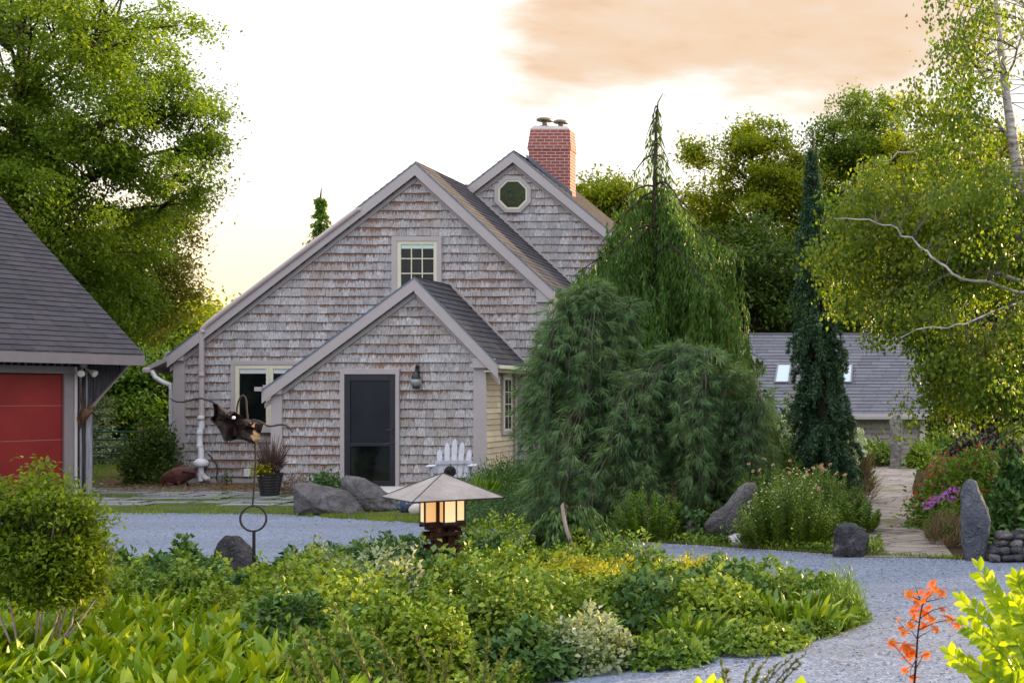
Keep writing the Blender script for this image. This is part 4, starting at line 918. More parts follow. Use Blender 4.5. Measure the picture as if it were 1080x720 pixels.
rock('red_stone', [(708,548),(718,544),(735,547),(745,553),(742,562),(712,562)], 725, 560, .4, 'rockbrown', 'low brown stone left of the leaning stone', 9, .02, Y=15.6)
k = 0
for row, (y0, y1) in enumerate(((590.5, 583), (583, 575.5), (575.5, 568), (568, 561))):
    x = 1041+row*3
    while x < 1105:
        w = random.uniform(13, 24); lb = ('flat grey field stones stacked in the low wall beside the standing stone'); q = random.uniform(-.8, .8)
        o = lumpy([(x+.5, y0-1), (x+.8, y1+2), (x+3, y1+.3+q), (x+w*.5, y1-.4), (x+w-2, y1+.5-q), (x+w-.3, y1+2), (x+w-.3, y0-1.5), (x+w-2.5, y0), (x+3, y0)], 13.2+row*.04, .34, 20+k, M['rockdark' if k % 3 else 'rockgrey'], 'wall_stone', None, at(x+w/2, (y0+y1)/2, 13.2), .022, 34, 11, pw=4, freq=4)
        prop(o, lb, 'stone', 'stones of the low dry wall'); x += w; k += 1

# ---------------------------------------------------------------- gate
GZ = 31.3
gt = empty('farm_gate', at(135, 490, GZ), 'green tubular metal farm gate across the gap between garage and house', 'gate'); 
s = MB()
for y in (455, 463.3, 471.3, 478, 484.8): s.tube([at(88, y, GZ), at(172, y+.3, GZ)], .022, 8)
s.tube([at(172, 455, GZ), at(175, 457, GZ), at(176, 463, GZ), at(176, 484, GZ)], .024, 8); s.build('rail', M['gate'], gt, smooth=True)
for x in (90, 132): s = MB(); s.tube([at(x, 453.5, GZ-.02), at(x, 488, GZ-.02)], .03, 8); s.build('upright', M['gate'], gt, smooth=True)
for x, t_, lb in ((149, 449.5, 'split wooden fence post behind the gate, the left one'), (180, 451.5, 'split wooden fence post behind the gate, nearest the house')):
    p = at(x, 420, GZ+.5); s = MB(); s.tube([Vector((p.x, p.y, -.1)), Vector((p.x+.01, p.y, .6)), Vector((p.x, p.y, at(x, t_, GZ+.5).z))], [.10, .095, .085], 9); o = s.build('fence_post', M['post'], None, (p.x, p.y, 0)); prop(o, lb, 'fence post')
# ---------------------------------------------------------------- vegetation
def npn(p): return np.array([p.x, p.y, p.z]) if isinstance(p, Vector) else np.array(p, float)
def limb(s, a, b, r0, r1, sag=.0, n=5, k=5, wob=.06):
    a = Vector(a); b = Vector(b); L = (b-a).length; pts = []; 
    w = Vector(rng.normal(size=3))*L*wob
    for i in range(n+1):
        t = i/n; pts.append(a.lerp(b, t)+w*math.sin(math.pi*t)+Vector((0, 0, sag*L*math.sin(math.pi*t))))
    s.tube(pts, [r0+(r1-r0)*(i/n) for i in range(n+1)], k)
def broad(name, label, cat, px, Y, envs, ncl, lp, ls, ml, mb='bark', r0=.2, csz=.35, zb=None, group=None, flat=.6, droop=.25, shell=.4, twigs=True, asp=.55, grd=0., seed=0, split=None):
    """envs: (cx px, cy px, rx px, rz px, ry m) blobs at depth Y.  Trunk, limbs to every clump, clumps of single leaves."""
    g0_ = Vector((at(px, 420, Y).x, Y, grd)); root = empty(name, g0_, label, cat, group); k = Y/F
    C = []; wts = np.array([e[2]*e[3] for e in envs], float); wts /= wts.sum()
    for i in rng.choice(len(envs), ncl, p=wts):
        e = envs[i]; c = npn(at(e[0], e[1], Y+(e[5] if len(e) > 5 else 0))); d = rdir(1)[0]; r_ = (shell+(1-shell)*rng.random())**.6*(1+.16*math.sin(d[0]*7+i*2+seed)*math.cos(d[2]*6+seed))
        for _ in range(12):
            q = c+d*r_*np.array([e[2]*k, e[4], e[3]*k])
            if mnoise.noise(Vector(q)*(.42/csz)+Vector((seed*3.1, 0, 0))) > -.10: break
            d = rdir(1)[0]; r_ = (shell+(1-shell)*rng.random())**.6*1.05
        C.append(q)
    C = np.array(C); C[:, 2] = np.maximum(C[:, 2], grd+.3)
    ctr = C.mean(0); top = C[:, 2].max(); zlo = C[:, 2].min()
    s = MB(); tp = []; ww = rng.normal(size=2)*.25
    for i in range(9):
        t = i/8; tp.append(Vector((g0_.x+(ctr[0]-g0_.x)*t*t+ww[0]*math.sin(3*t), g0_.y+(ctr[1]-g0_.y)*t+ww[1]*math.sin(4*t), grd-.1+(top*.93-grd)*t)))
    s.tube(tp, [r0*(1.25-t/8*1.15 if t else 1.5) for t in range(9)], 9); s.build('trunk', M[mb], root, smooth=True)
    s = MB()
    if twigs:
        nl = min(len(C), 230); sel = rng.permutation(len(C))[:nl]; bigs = sel[:max(6, nl//7)]; ends = []
        for i in bigs:
            c = C[i]; zz = max(grd+.4, min(c[2]-.25*abs(c[0]-g0_.x)-.6, top*.85)); t = max(.08, min(.95, (zz-grd)/(top*.93-grd))); j = min(7, int(t*8)); a = tp[j].lerp(tp[j+1], t*8-j)
            limb(s, a, c, r0*.42*(1.1-t), r0*.06, .08, 6, 6); 
            for q in (.35, .6, .8): ends.append(a.lerp(Vector(c), q))
        ends = ends or tp
        for i in sel[len(bigs):]:
            c = Vector(C[i]); a = min(ends, key=lambda e: (e-c).length+max(0, e.z-c.z)); limb(s, a, c, r0*.12, r0*.025, .06, 4, 4)
        s.build('limbs', M[mb], root, smooth=True)
    n = ncl*lp; idx = np.repeat(np.arange(ncl), lp); sz = (rng.uniform(.6, 1.35, ncl)*csz)[idx][:, None]
    P = C[idx]+rng.normal(size=(n, 3))*sz*np.array([1, 1, flat])*.6; out_ = nrm(P-ctr)
    P[:, 2] = np.maximum(P[:, 2], grd+.05)
    D = out_*.5+rdir(n)*.8+np.array([0, 0, -droop]); N = rdir(n)*.55+np.array([0, 0, 1.])+out_*.3
    L = rng.uniform(.7, 1.3, n)*ls; Q = leafq(P, D, L, L*asp, N)
    if split is None: quads('crown', Q, M[ml], root)
    return root, C, tp

# --- big ash tree behind the garage
broad('ash_tree', 'tall spreading green ash tree rising behind the garage roof', 'tree', 20, 31, [(40,60,160,140,3.6), (120,60,95,75,2.6), (160,120,72,62,2.2), (175,185,55,50,1.8), (110,210,90,95,2.6), (60,250,80,110,2.6), (-60,150,120,200,3.2)], 680, 190, .105, 'Lmaple', 'barkdk', .34, .40, droop=.3, shell=.2)
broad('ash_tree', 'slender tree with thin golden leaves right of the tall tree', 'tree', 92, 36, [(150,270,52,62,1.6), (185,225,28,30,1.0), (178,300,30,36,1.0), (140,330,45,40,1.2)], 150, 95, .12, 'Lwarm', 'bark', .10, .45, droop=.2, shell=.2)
broad('ash_tree', 'dark leafy lower tree close behind the garage eave', 'tree', 70, 34, [(95,290,52,68,1.8), (130,330,28,45,1.2), (60,320,60,60,1.5)], 220, 150, .10, 'Lmaple', 'barkdk', .16, .38, seed=3)
# --- woods beyond the gate
gb = 'trees beyond the farm gate'
broad('leafy_tree', 'yellow green tree beyond the gate just left of the house corner', 'tree', 205, 46, [(212,355,42,34,2.2), (180,372,34,34,2)], 200, 100, .17, 'Lfary', 'bark', .2, .6, group=gb)
broad('leafy_tree', 'mid green tree beyond the gate below the golden tree', 'tree', 160, 44, [(160,385,42,42,2.2), (170,430,40,30,2)], 230, 110, .15, 'Lgreen', 'bark', .1, .55, group=gb)
broad('leafy_tree', 'pale green tree beyond the gate beside the garage', 'tree', 122, 40, [(118,400,36,42,1.8), (112,440,32,32,1.6), (150,420,26,40,1.4)], 230, 110, .14, 'Lgreen', 'bark', .09, .5, group=gb)
broad('leafy_tree', 'dark dense tree beyond the gate right by the house corner', 'tree', 185, 41, [(178,440,26,36,1.6), (196,420,30,30,1.5), (170,405,24,30,1.4)], 160, 110, .14, 'Lfard', 'barkdk', .16, .5, group=gb)
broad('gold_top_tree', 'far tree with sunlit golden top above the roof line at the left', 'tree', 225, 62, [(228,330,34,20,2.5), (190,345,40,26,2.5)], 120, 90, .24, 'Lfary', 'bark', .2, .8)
broad('pale_shrub', 'pale grey leaved shrub behind the gate next to the garage post', 'shrub', 108, 33, [(106,462,16,26,.9), (100,440,12,18,.7)], 70, 90, .10, 'Lvar', 'bark', .05, .28)
# --- spruce tip over the roof
def conifer_tip():
    Y = 48; root = empty('spruce_tree', (at(337, 420, Y).x, Y, 0), 'small pointed spruce top showing above the left roof slope', 'tree')
    k = Y/F; s = MB(); s.tube([(root.location.x, Y, 0), at(337.5, 215, Y), at(339, 198, Y)], [.25, .05, .012], 7); s.build('trunk', M['barkdk'], root)
    Q = []; top = at(338, 203, Y)
    for i in range(230):
        t = rng.random()**.9; dzz = .25+t*t*(top.z-2); z = top.z-dzz; r_ = min(1.9, .05+.30*dzz*(.75+.4*math.sin(dzz*8))); a = rng.uniform(0, 6.28); n = 26
        C = np.stack([top.x+np.cos(a)*r_*np.linspace(0, 1, n), Y+np.sin(a)*r_*np.linspace(0, 1, n), z-.35*r_*np.linspace(0, 1, n)**1.5], 1)+rng.normal(size=(n, 3))*.035
        Q.append(leafq(C, rdir(n)*.6+[math.cos(a)*.4, math.sin(a)*.4, -.9], .15, .05))
    quads('crown', Q, M['Lgreen'], root)
conifer_tip()
# --- background trees on the right, behind the barn
gr_ = 'trees behind the barn'
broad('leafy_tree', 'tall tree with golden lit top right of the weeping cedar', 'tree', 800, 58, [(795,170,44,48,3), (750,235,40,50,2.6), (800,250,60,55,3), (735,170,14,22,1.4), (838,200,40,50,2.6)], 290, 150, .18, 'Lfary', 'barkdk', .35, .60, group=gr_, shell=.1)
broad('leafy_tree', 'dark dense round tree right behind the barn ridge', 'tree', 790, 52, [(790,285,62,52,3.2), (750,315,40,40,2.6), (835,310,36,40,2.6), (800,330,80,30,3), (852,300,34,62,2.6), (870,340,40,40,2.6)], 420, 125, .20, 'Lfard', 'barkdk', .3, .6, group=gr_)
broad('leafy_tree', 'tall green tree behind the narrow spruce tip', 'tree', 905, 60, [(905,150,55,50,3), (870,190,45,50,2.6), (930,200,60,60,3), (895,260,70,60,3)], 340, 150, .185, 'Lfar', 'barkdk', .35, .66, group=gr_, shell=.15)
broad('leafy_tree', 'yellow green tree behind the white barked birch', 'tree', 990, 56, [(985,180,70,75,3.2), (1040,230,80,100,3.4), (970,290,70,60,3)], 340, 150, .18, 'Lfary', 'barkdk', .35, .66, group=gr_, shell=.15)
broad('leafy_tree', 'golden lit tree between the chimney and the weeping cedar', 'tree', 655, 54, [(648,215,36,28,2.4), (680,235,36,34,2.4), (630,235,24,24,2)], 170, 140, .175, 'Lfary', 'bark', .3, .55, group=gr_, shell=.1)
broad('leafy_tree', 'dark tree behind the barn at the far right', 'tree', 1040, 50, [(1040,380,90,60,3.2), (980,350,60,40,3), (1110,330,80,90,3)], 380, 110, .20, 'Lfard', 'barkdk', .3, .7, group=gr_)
broad('leafy_tree', 'added sun-blocking tree beyond the right edge of the frame, nearest the barn', 'tree', 1330, 50, [(1330,320,170,98,4), (1260,350,90,70,3), (1440,335,110,98,4)], 200, 80, .34, 'Lfar', 'barkdk', .35, 1.0, group=gr_)  # unseen tree added to keep the low sun off the roofs
broad('leafy_tree', 'added sun-blocking tree beyond the right edge of the frame, farthest right', 'tree', 1660, 48, [(1640,318,190,112,4), (1520,360,110,75,3), (1800,340,150,105,4)], 220, 80, .34, 'Lfar', 'barkdk', .35, 1.0, group=gr_)  # second unseen tree, added to shade the house and the ground
# far wood closing the horizon
n = 46000; x_ = rng.uniform(-240, 1250, n); Yw = rng.uniform(70, 82, n); prof_ = 372+10*np.sin(x_*.021)+7*np.sin(x_*.07+1)+5*np.sin(x_*.19); z_ = H+(420-prof_)/F*Yw
P = np.stack([(x_-CX)/F*Yw, Yw, rng.uniform(-1.5, 1, n)], 1); P[:, 2] = -1+(z_+1)*np.sqrt(rng.random(n))
o = quads('woods', leafq(P, rdir(n), rng.uniform(.35, .6, n), .3), M['Lfard']); prop(o, 'far line of dark woodland closing the horizon', 'woods', kind='stuff')

# --- weeping cedar
def weeping_cedar():
    Y = 20.2; base = Vector((at(692, 420, Y).x, Y, 0)); root = empty('weeping_cedar', base, 'tall weeping cedar with hanging curtains of green and a bent thin tip', 'tree')
    k = Y/F; s = MB(); tr = [base, at(693, 420, Y), at(692, 300, Y), at(691, 200, Y), at(692, 130, Y), at(694, 108, Y), at(699, 99, Y), at(703, 103, Y)]
    s.tube(tr, [.15, .13, .085, .045, .02, .010, .006, .003], 8); s.build('trunk', M['barkdk'], root, smooth=True)
    sb_ = MB(); Q = []
    def hang(P0, L, n, spread, thin=1.0):
        """a curtain strand of flat sprays falling from P0"""
        n = max(5, int(n*.95*thin)); t = np.sort(rng.random(n))**.9; C = P0+np.stack([rng.normal(size=n)*spread*(.3+t), rng.normal(size=n)*spread*(.3+t), -t*L], 1)
        D = np.stack([rng.normal(size=n)*.28, rng.normal(size=n)*.28, -np.ones(n)], 1); l_ = rng.uniform(.06, .15, n)
        Q.append(leafq(C, D, l_, l_*.21, rdir(n)))
    # branches: (tip px x, tip px y, start px y, hang length px, depth offset)
    brs = []
    for y in np.arange(118, 196, 13): 
        for sg in (-1, 1):
            r_ = (y-104)*.42*rng.uniform(.4, 1.05); brs.append((692+sg*r_, y+10+r_*.3, y, 5+r_*.9*rng.uniform(.5, 1.3), rng.uniform(-.3, .3)))
    for i in range(84):
        u = rng.random()**.62; ys = 190+u*150; wL, wR = np.interp(ys, [190, 215, 250, 300, 340], [32, 58, 80, 94, 86]), np.interp(ys, [190, 215, 250, 300, 340], [28, 48, 68, 88, 94])
        sg = rng.choice([-1, 1]); r_ = (wL if sg < 0 else wR)*rng.uniform(.25, 1.0)**.75; brs.append((692+sg*r_, ys+8+r_*.28+rng.uniform(-6, 14), ys-8, rng.uniform(22, 60), rng.uniform(-1.4, 1.2)*(r_/80+.25)))
    for (tx, ty) in ((605,250), (622,262), (600,292), (745,225), (742,238), (760,268), (775,262), (786,288), (795,300), (780,330), (770,350), (630,235), (612,310), (618,275), (640,225), (596,310), (655,232), (728,238), (752,250), (765,292), (772,312), (784,268), (740,290), (650,262), (628,298), (718,226), (668,215), (714,212)): brs.append((tx, ty, ty-22, rng.uniform(55, 95), rng.uniform(-.6, .1)))
    brs.append((806, 376, 372, 30, -.2)); brs.append((800, 382, 376, 24, -.1))
    for tx, ty, sy, hl, dz in brs:
        if 195 < ty < 330 and mnoise.noise(Vector((tx*.035, ty*.035, dz))) < .02: continue
        a = at(692+(tx-692)*.0, sy-6, Y); b = at(tx, ty, Y+dz); r_ = (b-a).length
        pts = [a.lerp(b, t)+Vector((0, 0, (.16*r_)*math.sin(math.pi*t**.8)-.03*r_*t)) for t in np.linspace(0, 1, 7)]
        sb_.tube(pts, list(np.linspace(.010+.012*min(1, r_), .004, 7)), 5)
        m = max(3, int(r_/.072))
        for q in range(m):
            t = (q+rng.random())/m; f = t*6; j = min(5, int(f)); p = pts[j].lerp(pts[j+1], f-j); env = .45+.75*math.sin(math.pi*min(1, t*.85+.1))
            L = hl*k*rng.uniform(.45, 1.15)*env; hang(np.array(p), L*(1.25 if ty < 250 else 1), int((24 if ty > 250 else 7)+L*78), .030 if ty > 250 else .016, 1.0 if ty > 250 else .62)
    # skirt of long curtains down to the pine
    for i in range(250):
        x = rng.uniform(612, 790); y = rng.uniform(280, 350) if x < 760 else rng.uniform(310, 380); dz = rng.uniform(-1.2, .9); L = rng.uniform(50, 105)*k
        if 640 < x < 735 and rng.random() < .45: continue
        hang(np.array(at(x, y, Y+dz)), L, int(30+L*75), .05)
    for i in range(160):
        x = rng.uniform(650, 785); y = rng.uniform(370, 440); hang(np.array(at(x, y, Y+rng.uniform(-.8, .8))), rng.uniform(.5, 1.1), 75, .06)
    sb_.build('branches', M['barkdk'], root, smooth=True); quads('crown', Q, M['Lcedar'], root)
weeping_cedar()

# --- weeping white pine mound
def pine():
    Y = 17.0; base = Vector((at(640, 420, Y).x, Y, 0)); root = empty('weeping_pine', base, 'broad mounded weeping pine with blue green needles in front of the house', 'tree'); k = Y/F
    st = MB(); st.tube([base, at(636, 470, Y), at(644, 400, Y), at(634, 330, Y)], [.13, .11, .09, .05], 8); st.tube([at(642, 430, Y), at(690, 380, Y), at(740, 370, Y)], [.08, .06, .03], 7); st.build('trunk', M['bark'], root, smooth=True)
    sb_ = MB(); C = []; D = []
    tops = [(624, 303, 43, 240, .85), (604, 334, 30, 205, .7), (650, 322, 30, 215, .8), (580, 376, 18, 130, .45), (712, 366, 44, 175, .95), (744, 370, 42, 160, .85), (684, 392, 28, 150, .9), (770, 392, 36, 120, .6), (790, 418, 26, 90, .5), (690, 445, 74, 100, 1.0), (650, 400, 58, 150, 1.0)]
    w = np.array([t[2]*t[3] for t in tops], float); w /= w.sum()
    grp = []
    for ti in rng.choice(len(tops), 74, p=w):
        a = rng.uniform(0, 6.283); a = -a if (math.sin(a) > .2 and rng.random() < .6) else a
        grp.append((ti, a, rng.uniform(.4, 1.02) if rng.random() < .75 else rng.uniform(1.1, 1.38), rng.uniform(.40, 1.0), rng.uniform(-4, 20)))
    for gi in range(74*9):
        ti, a, r_, dq, dy_ = grp[gi % 74]; tx, ty, rx, hh, ry = tops[ti]; a += rng.normal()*.13; r_ *= rng.uniform(.86, 1.06)
        a0 = at(tx+rng.normal()*5, ty+4+dy_, Y); ex = Vector((math.cos(a)*rx*k*r_, math.sin(a)*ry*r_, 0)); drop = hh*k*dq*rng.uniform(.55, 1.05)
        pts = []
        for t in np.linspace(0, 1, 10):
            rad = 1-(1-t)**2.2; zz = .10*math.sin(min(1, t*2)*math.pi)*(1-t)-drop*max(0, t-.10)**1.45/.9**1.45 - (r_*.22*rx*k)*t
            pts.append(a0+ex*rad+Vector((rng.normal()*.012, rng.normal()*.012, zz)))
        pts = [p for p in pts if p.z > .12]
        if len(pts) < 3: continue
        sb_.tube(pts, list(np.linspace(.009, .003, len(pts))), 4)
        m = max(4, int(drop/.085))
        for q in range(m):
            t = (q+rng.random())/m
            if t < .05: continue
            f = t*(len(pts)-1); j = min(len(pts)-2, int(f)); p = pts[j].lerp(pts[j+1], f-j); d = (pts[j+1]-pts[j]).normalized(); sd = Vector((rng.normal(), rng.normal(), rng.normal()*.4))*.085
            o_ = Vector((math.cos(a), math.sin(a), 0)); C.append(p+sd+o_*.02); D.append((d*.4+sd*7+Vector((0, 0, -.25))+o_*.55).normalized())
    C = np.array(C); D = np.array(D); nt = len(C); nn = 30
    Cn = np.repeat(C, nn, 0)-np.repeat(D, nn, 0)*rng.uniform(0, .07, nt*nn)[:, None]; Dn = nrm(np.repeat(D, nn, 0)+rng.normal(size=(nt*nn, 3))*.40+np.array([0, 0, -.22]))
    sb_.build('branches', M['bark'], root, smooth=True); quads('needles', leafq(Cn, Dn, rng.uniform(.11, .19, nt*nn), .0072), M['Lpine'], root); print('pine tufts', nt)
pine()

# --- narrow weeping spruce
def spruce():
    Y = 19.0; base = Vector((at(868, 420, Y).x, Y, 0)); root = empty('narrow_spruce', base, 'very narrow dark blue green weeping spruce standing in the flower bed', 'tree'); k = Y/F
    cx = lambda y: np.interp(y, [140, 200, 260, 300, 380, 440, 520], [857.5, 857, 860, 861, 864, 868, 868]); wd = lambda y: np.interp(y, [140, 160, 200, 235, 262, 300, 345, 400, 440, 480, 520], [1.5, 4, 10, 15, 18, 20, 25, 27, 32, 36, 34])
    s = MB(); s.tube([Vector((base.x, Y, 0))]+[at(cx(y), y, Y) for y in (440, 380, 300, 220, 150, 138)], [.10, .09, .08, .06, .04, .015, .004], 8); s.build('trunk', M['barkdk'], root, smooth=True)
    C = []; D = []; sb_ = MB()
    for i in range(560):
        y = 148+(rng.random()**.75)*365; a = rng.uniform(0, 6.283); r_ = wd(y)*k*rng.uniform(.55, 1.15)*(1+.15*math.sin(y*.11+a*2)); p0 = at(cx(y), y, Y); L = rng.uniform(.22, .50)
        e = Vector((math.cos(a), math.sin(a), 0)); pts = [p0+e*r_*(1-(1-t)**2)+Vector((0, 0, -L*t*t)) for t in np.linspace(0, 1, 6)]
        sb_.tube([pts[0], pts[3], pts[5]], [.008, .005, .003], 4)
        for t in np.linspace(.3, 1.05, 13):
            p = p0+e*r_*(1-(1-min(t, 1))**2)+Vector((0, 0, -L*t*t)); C.append(p+Vector(rng.normal(size=3))*.020*(1.6-t)); D.append((e*.5+Vector((0, 0, -.9))+Vector(rng.normal(size=3))*.45).normalized())
    C = np.array(C); D = np.array(D); n = len(C); m = 20; Cn = np.repeat(C, m, 0)+rng.normal(size=(n*m, 3))*.014; Dn = nrm(np.repeat(D, m, 0)+rng.normal(size=(n*m, 3))*.55)
    sb_.build('branches', M['barkdk'], root); quads('crown', leafq(Cn, Dn, rng.uniform(.035, .065, n*m), .018), M['Lspruce'], root)
spruce()

# --- birch
def birch():
    Y = 15.5; base = Vector((at(1108, 420, Y).x, Y, 0)); root = empty('birch_tree', base, 'large white barked birch with drooping yellow green leaves at the right', 'tree'); k = Y/F
    s = MB(); tr = [base, at(1104, 420, Y), at(1096, 320, Y), at(1084, 240, Y), at(1070, 160, Y), at(1060, 90, Y), at(1052, 20, Y), at(1046, -50, Y)]
    s.tube(tr, [.16, .14, .115, .095, .07, .05, .03, .012], 10); s.build('trunk', M['birch'], root, smooth=True)
    sb_ = MB(); big = [([(1090,300),(1040,285),(1000,290),(965,308)], .035), ([(1092,310),(1040,300),(1005,288),(985,272),(962,252),(940,240),(915,232),(880,231)], .019), ([(1078,200),(1050,185),(1020,160),(1000,150),(960,160),(930,170)], .03), ([(1068,150),(1050,130),(1020,122),(985,128),(955,140)], .028),
        ([(1064,110),(1040,80),(1020,60),(1005,40)], .02), ([(1060,90),(1075,50),(1085,10)], .02), ([(1096,320),(1060,325),(1030,338),(1000,346),(975,344),(950,356)], .015), ([(1090,280),(1110,200),(1130,120)], .04), ([(1094,340),(1050,390),(1010,410),(985,430)], .025), ([(1088,260),(1040,225),(990,205),(940,208),(900,200)], .03), ([(1085,250),(1030,250),(975,235),(900,262),(862,280)], .03)]
    nodes = []
    for pp, r_ in big:
        dz = -1.15 if pp[0][0] in (1092, 1096) else rng.uniform(-.8, .8); P = [at(x, y, Y+dz*min(1, i/1.5)) for i, (x, y) in enumerate(pp)]
        PP = []
        for i in range(len(P)-1):
            for t in (0, .33, .66): PP.append(P[i].lerp(P[i+1], t)+Vector(rng.normal(size=3))*.02)
        PP.append(P[-1]); sb_.tube(PP, list(np.linspace(r_, .006, len(PP))), 6); nodes += PP
    C = []
    env = [(1010, 240, 120, 120, 1.6), (950, 260, 85, 90, 1.3), (1045, 330, 80, 120, 1.6), (1010, 380, 75, 70, 1.2), (1050, 50, 85, 90, 1.2), (1010, 110, 60, 60, 1.0), (880, 250, 42, 50, .8), (930, 190, 50, 45, .9), (1100, 200, 80, 200, 1.8), (960, 320, 60, 60, 1.1), (1040, 400, 50, 40, .8)]
    w = np.array([e[2]*e[3] for e in env], float); w[4] *= .8; w[5] *= .75; w[8] *= .8; w /= w.sum()
    for i in rng.choice(len(env), 760, p=w):
        e = env[i]
        for _ in range(10):
            d = rdir(1)[0]*(rng.random()**.4)*rng.uniform(.85, 1.18); q = at(e[0]+d[0]*e[2], e[1]+d[2]*e[3], Y+d[1]*e[4])
            yy_ = HY-(q.z-H)*F/q.y
            if mnoise.noise(q*1.15) > -.08 and yy_ < 418: break
        C.append(np.array(q))
    Q = []; tw = MB()
    for c in C:
        c = Vector(c); a = min(nodes, key=lambda q: (q-c).length); L = rng.uniform(.15, .45)
        if (a-c).length < 1.2: limb(tw, a, c, .006, .003, .1, 3, 4)
        pts = [c+Vector((0, 0, -L*t))+Vector((.12*t*t*rng.normal(), .1*t*t*rng.normal(), 0)) for t in (0, .5, 1)]; tw.tube(pts, [.003, .0025, .0015], 3)
        n = int(34+L*130) if a.z < 5.2 else int(26+L*90); t = rng.random(n); P = np.array(c)+np.stack([rng.normal(size=n)*.10, rng.normal(size=n)*.10, -t*L*1.15+rng.normal(size=n)*.03], 1)
        l_ = rng.uniform(.042, .070, n); Q.append(leafq(P, rdir(n)*.6+[0, 0, -.8], l_, l_*.72, rdir(n)+[0, -.2, .3]))
    sb_.build('limbs', M['birch'], root, smooth=True); tw.build('twigs', M['bark'], root, smooth=True); quads('crown', Q, M['Lbirch'], root)
birch()

# --- small mounded plants ------------------------------------------------------
def mound(name, label, cat, px, py, w, h, Yoff=0, n=1600, ls=.05, asp=.6, ml='Lgreen', style='leaf', dp=None, group=None, up=.6, top=None, stems=True, Y=None, extra=None, part='foliage'):
    """a leafy plant: px,py = foot in the photo, w = half width px, h = height px"""
    Yb = (Y or gp(px, py).y)+Yoff; b = Vector((at(px, 420, Yb).x, Yb, hgt(at(px, 0, Yb).x, Yb))); k = Yb/F; root = empty(name, b, label, cat, group)
    rx = w*k; rz = h*k; ry = dp or rx*.8; ns = max(8, int(n/60)); 
    S = rdir(ns); S[:, 2] = np.abs(S[:, 2]); tip = np.array(b)+S*np.array([rx, ry, rz])*rng.uniform(.72, 1.05, ns)[:, None]
    if style == 'stem':     # upright leafy stems
        tip = np.array(b)+np.stack([rng.uniform(-1, 1, ns)*rx, rng.uniform(-1, 1, ns)*ry, np.zeros(ns)], 1); e = 1-.5*((tip[:, 0]-b.x)/rx)**2-.2*((tip[:, 1]-b.y)/ry)**2; tip[:, 2] = b.z+rz*e*rng.uniform(.72, 1.05, ns)
        tip[:, 0] += (tip[:, 0]-b.x)*.15
        q = n//ns; t = np.tile(np.linspace(.12, 1, q), ns); foot = np.array(b)+(tip-np.array(b))*np.array([.72, .72, 0]); I = np.repeat(np.arange(ns), q)
        P = foot[I]+(tip-foot)[I]*t[:, None]; a = np.tile(np.arange(q)*2.4, ns)+I; D = np.stack([np.cos(a), np.sin(a), np.full(len(a), up)], 1); L = ls*(1.25-.75*t)*rng.uniform(.8, 1.2, len(t))
        P += rng.normal(size=P.shape)*.006; Qd = leafq(P, D, L, L*asp, np.stack([-np.cos(a)*.5, -np.sin(a)*.5, np.ones(len(a))], 1))
    else:
        foot = np.array(b)+(tip-np.array(b))*np.array([.15, .15, 0]); q = n//ns; I = np.repeat(np.arange(ns), q); P = tip[I]+rng.normal(size=(ns*q, 3))*np.array([rx, ry, rz])*.17
        P[:, 2] = np.maximum(P[:, 2], b.z+.02); d = nrm(P-np.array(b)); D = d*.7+rdir(len(P))*.8+[0, 0, up-.5]; L = ls*rng.uniform(.7, 1.3, len(P)); Qd = leafq(P, D, L, L*asp, d*.6+rdir(len(P))*.5+[0, 0, .6])
    if stems:
        s = MB()
        for i in range(min(ns, 60)): limb(s, foot[i], tip[i], max(.003, rz*.008), .002, .0, 3, 4)
        s.build('stems', M['bark'], root)
    quads(part, Qd, M[ml], root)
    if extra:
        for (pn, mm, cnt, sz, lo) in extra:
            S = rdir(cnt*3); S = S[(S[:, 2] > max(0, lo)) & ((S[:, 1] < .3) | (lo > 0))][:cnt]; C = np.array(b)+S*np.array([rx, ry, rz])*(rng.uniform(.95, 1.12, (len(S), 1)) if style == 'stem' else rng.uniform(1.12, 1.32, (len(S), 1))); blooms(pn, C, sz, mm, root)
    return root
def blooms(pn, C, sz, mm, root, pet=9):
    """flower heads: a ring of petals and a raised centre each"""
    Q = []
    for c in C:
        r_ = sz*rng.uniform(.7, 1.25); ax = nrm(np.array([[rng.normal()*.4, -.5+rng.normal()*.3, .8]]))[0]; u = nrm(np.cross(ax, [1, .1, 0])[None])[0]; v = np.cross(ax, u)
        for j in range(pet): a = 6.283*j/pet; d = u*math.cos(a)+v*math.sin(a)+ax*.25; Q.append((c, d, r_))
        for j in range(4): a = 6.283*j/4; Q.append((c+ax*r_*.15, (u*math.cos(a)+v*math.sin(a))*.5+ax, r_*.5))
    if not Q: return
    C_ = np.array([q[0] for q in Q]); D_ = np.array([q[1] for q in Q]); L_ = np.array([q[2] for q in Q]); o = quads(pn, leafq(C_, D_, L_, L_*.6), M[mm], root); prop(o, kind='stuff')

# by the gate and the house
mound('dark_shrub', 'dark green rounded shrub beside the rusty fish and house corner', 'shrub', 160, 510, 25, 56, n=5200, ls=.07, ml='Lfard', Y=25.2, dp=.5)
mound('blue_shrub', 'low blue green shrub tucked behind the boulders by the door', 'shrub', 343, 517, 21, 26, n=2600, ls=.055, ml='Lblue', Y=20.6, dp=.32)
mound('brown_bush', 'small brown twiggy bush right of the black pot', 'shrub', 312, 522, 15, 20, n=1500, ls=.05, asp=.2, ml='Ldry', Y=22.3, dp=.3)
mound('small_weed', 'tiny green weed against the shingle wall', 'plant', 241, 512, 4, 24, n=90, ls=.07, asp=.4, ml='Lgreen', style='stem', Y=24.9)
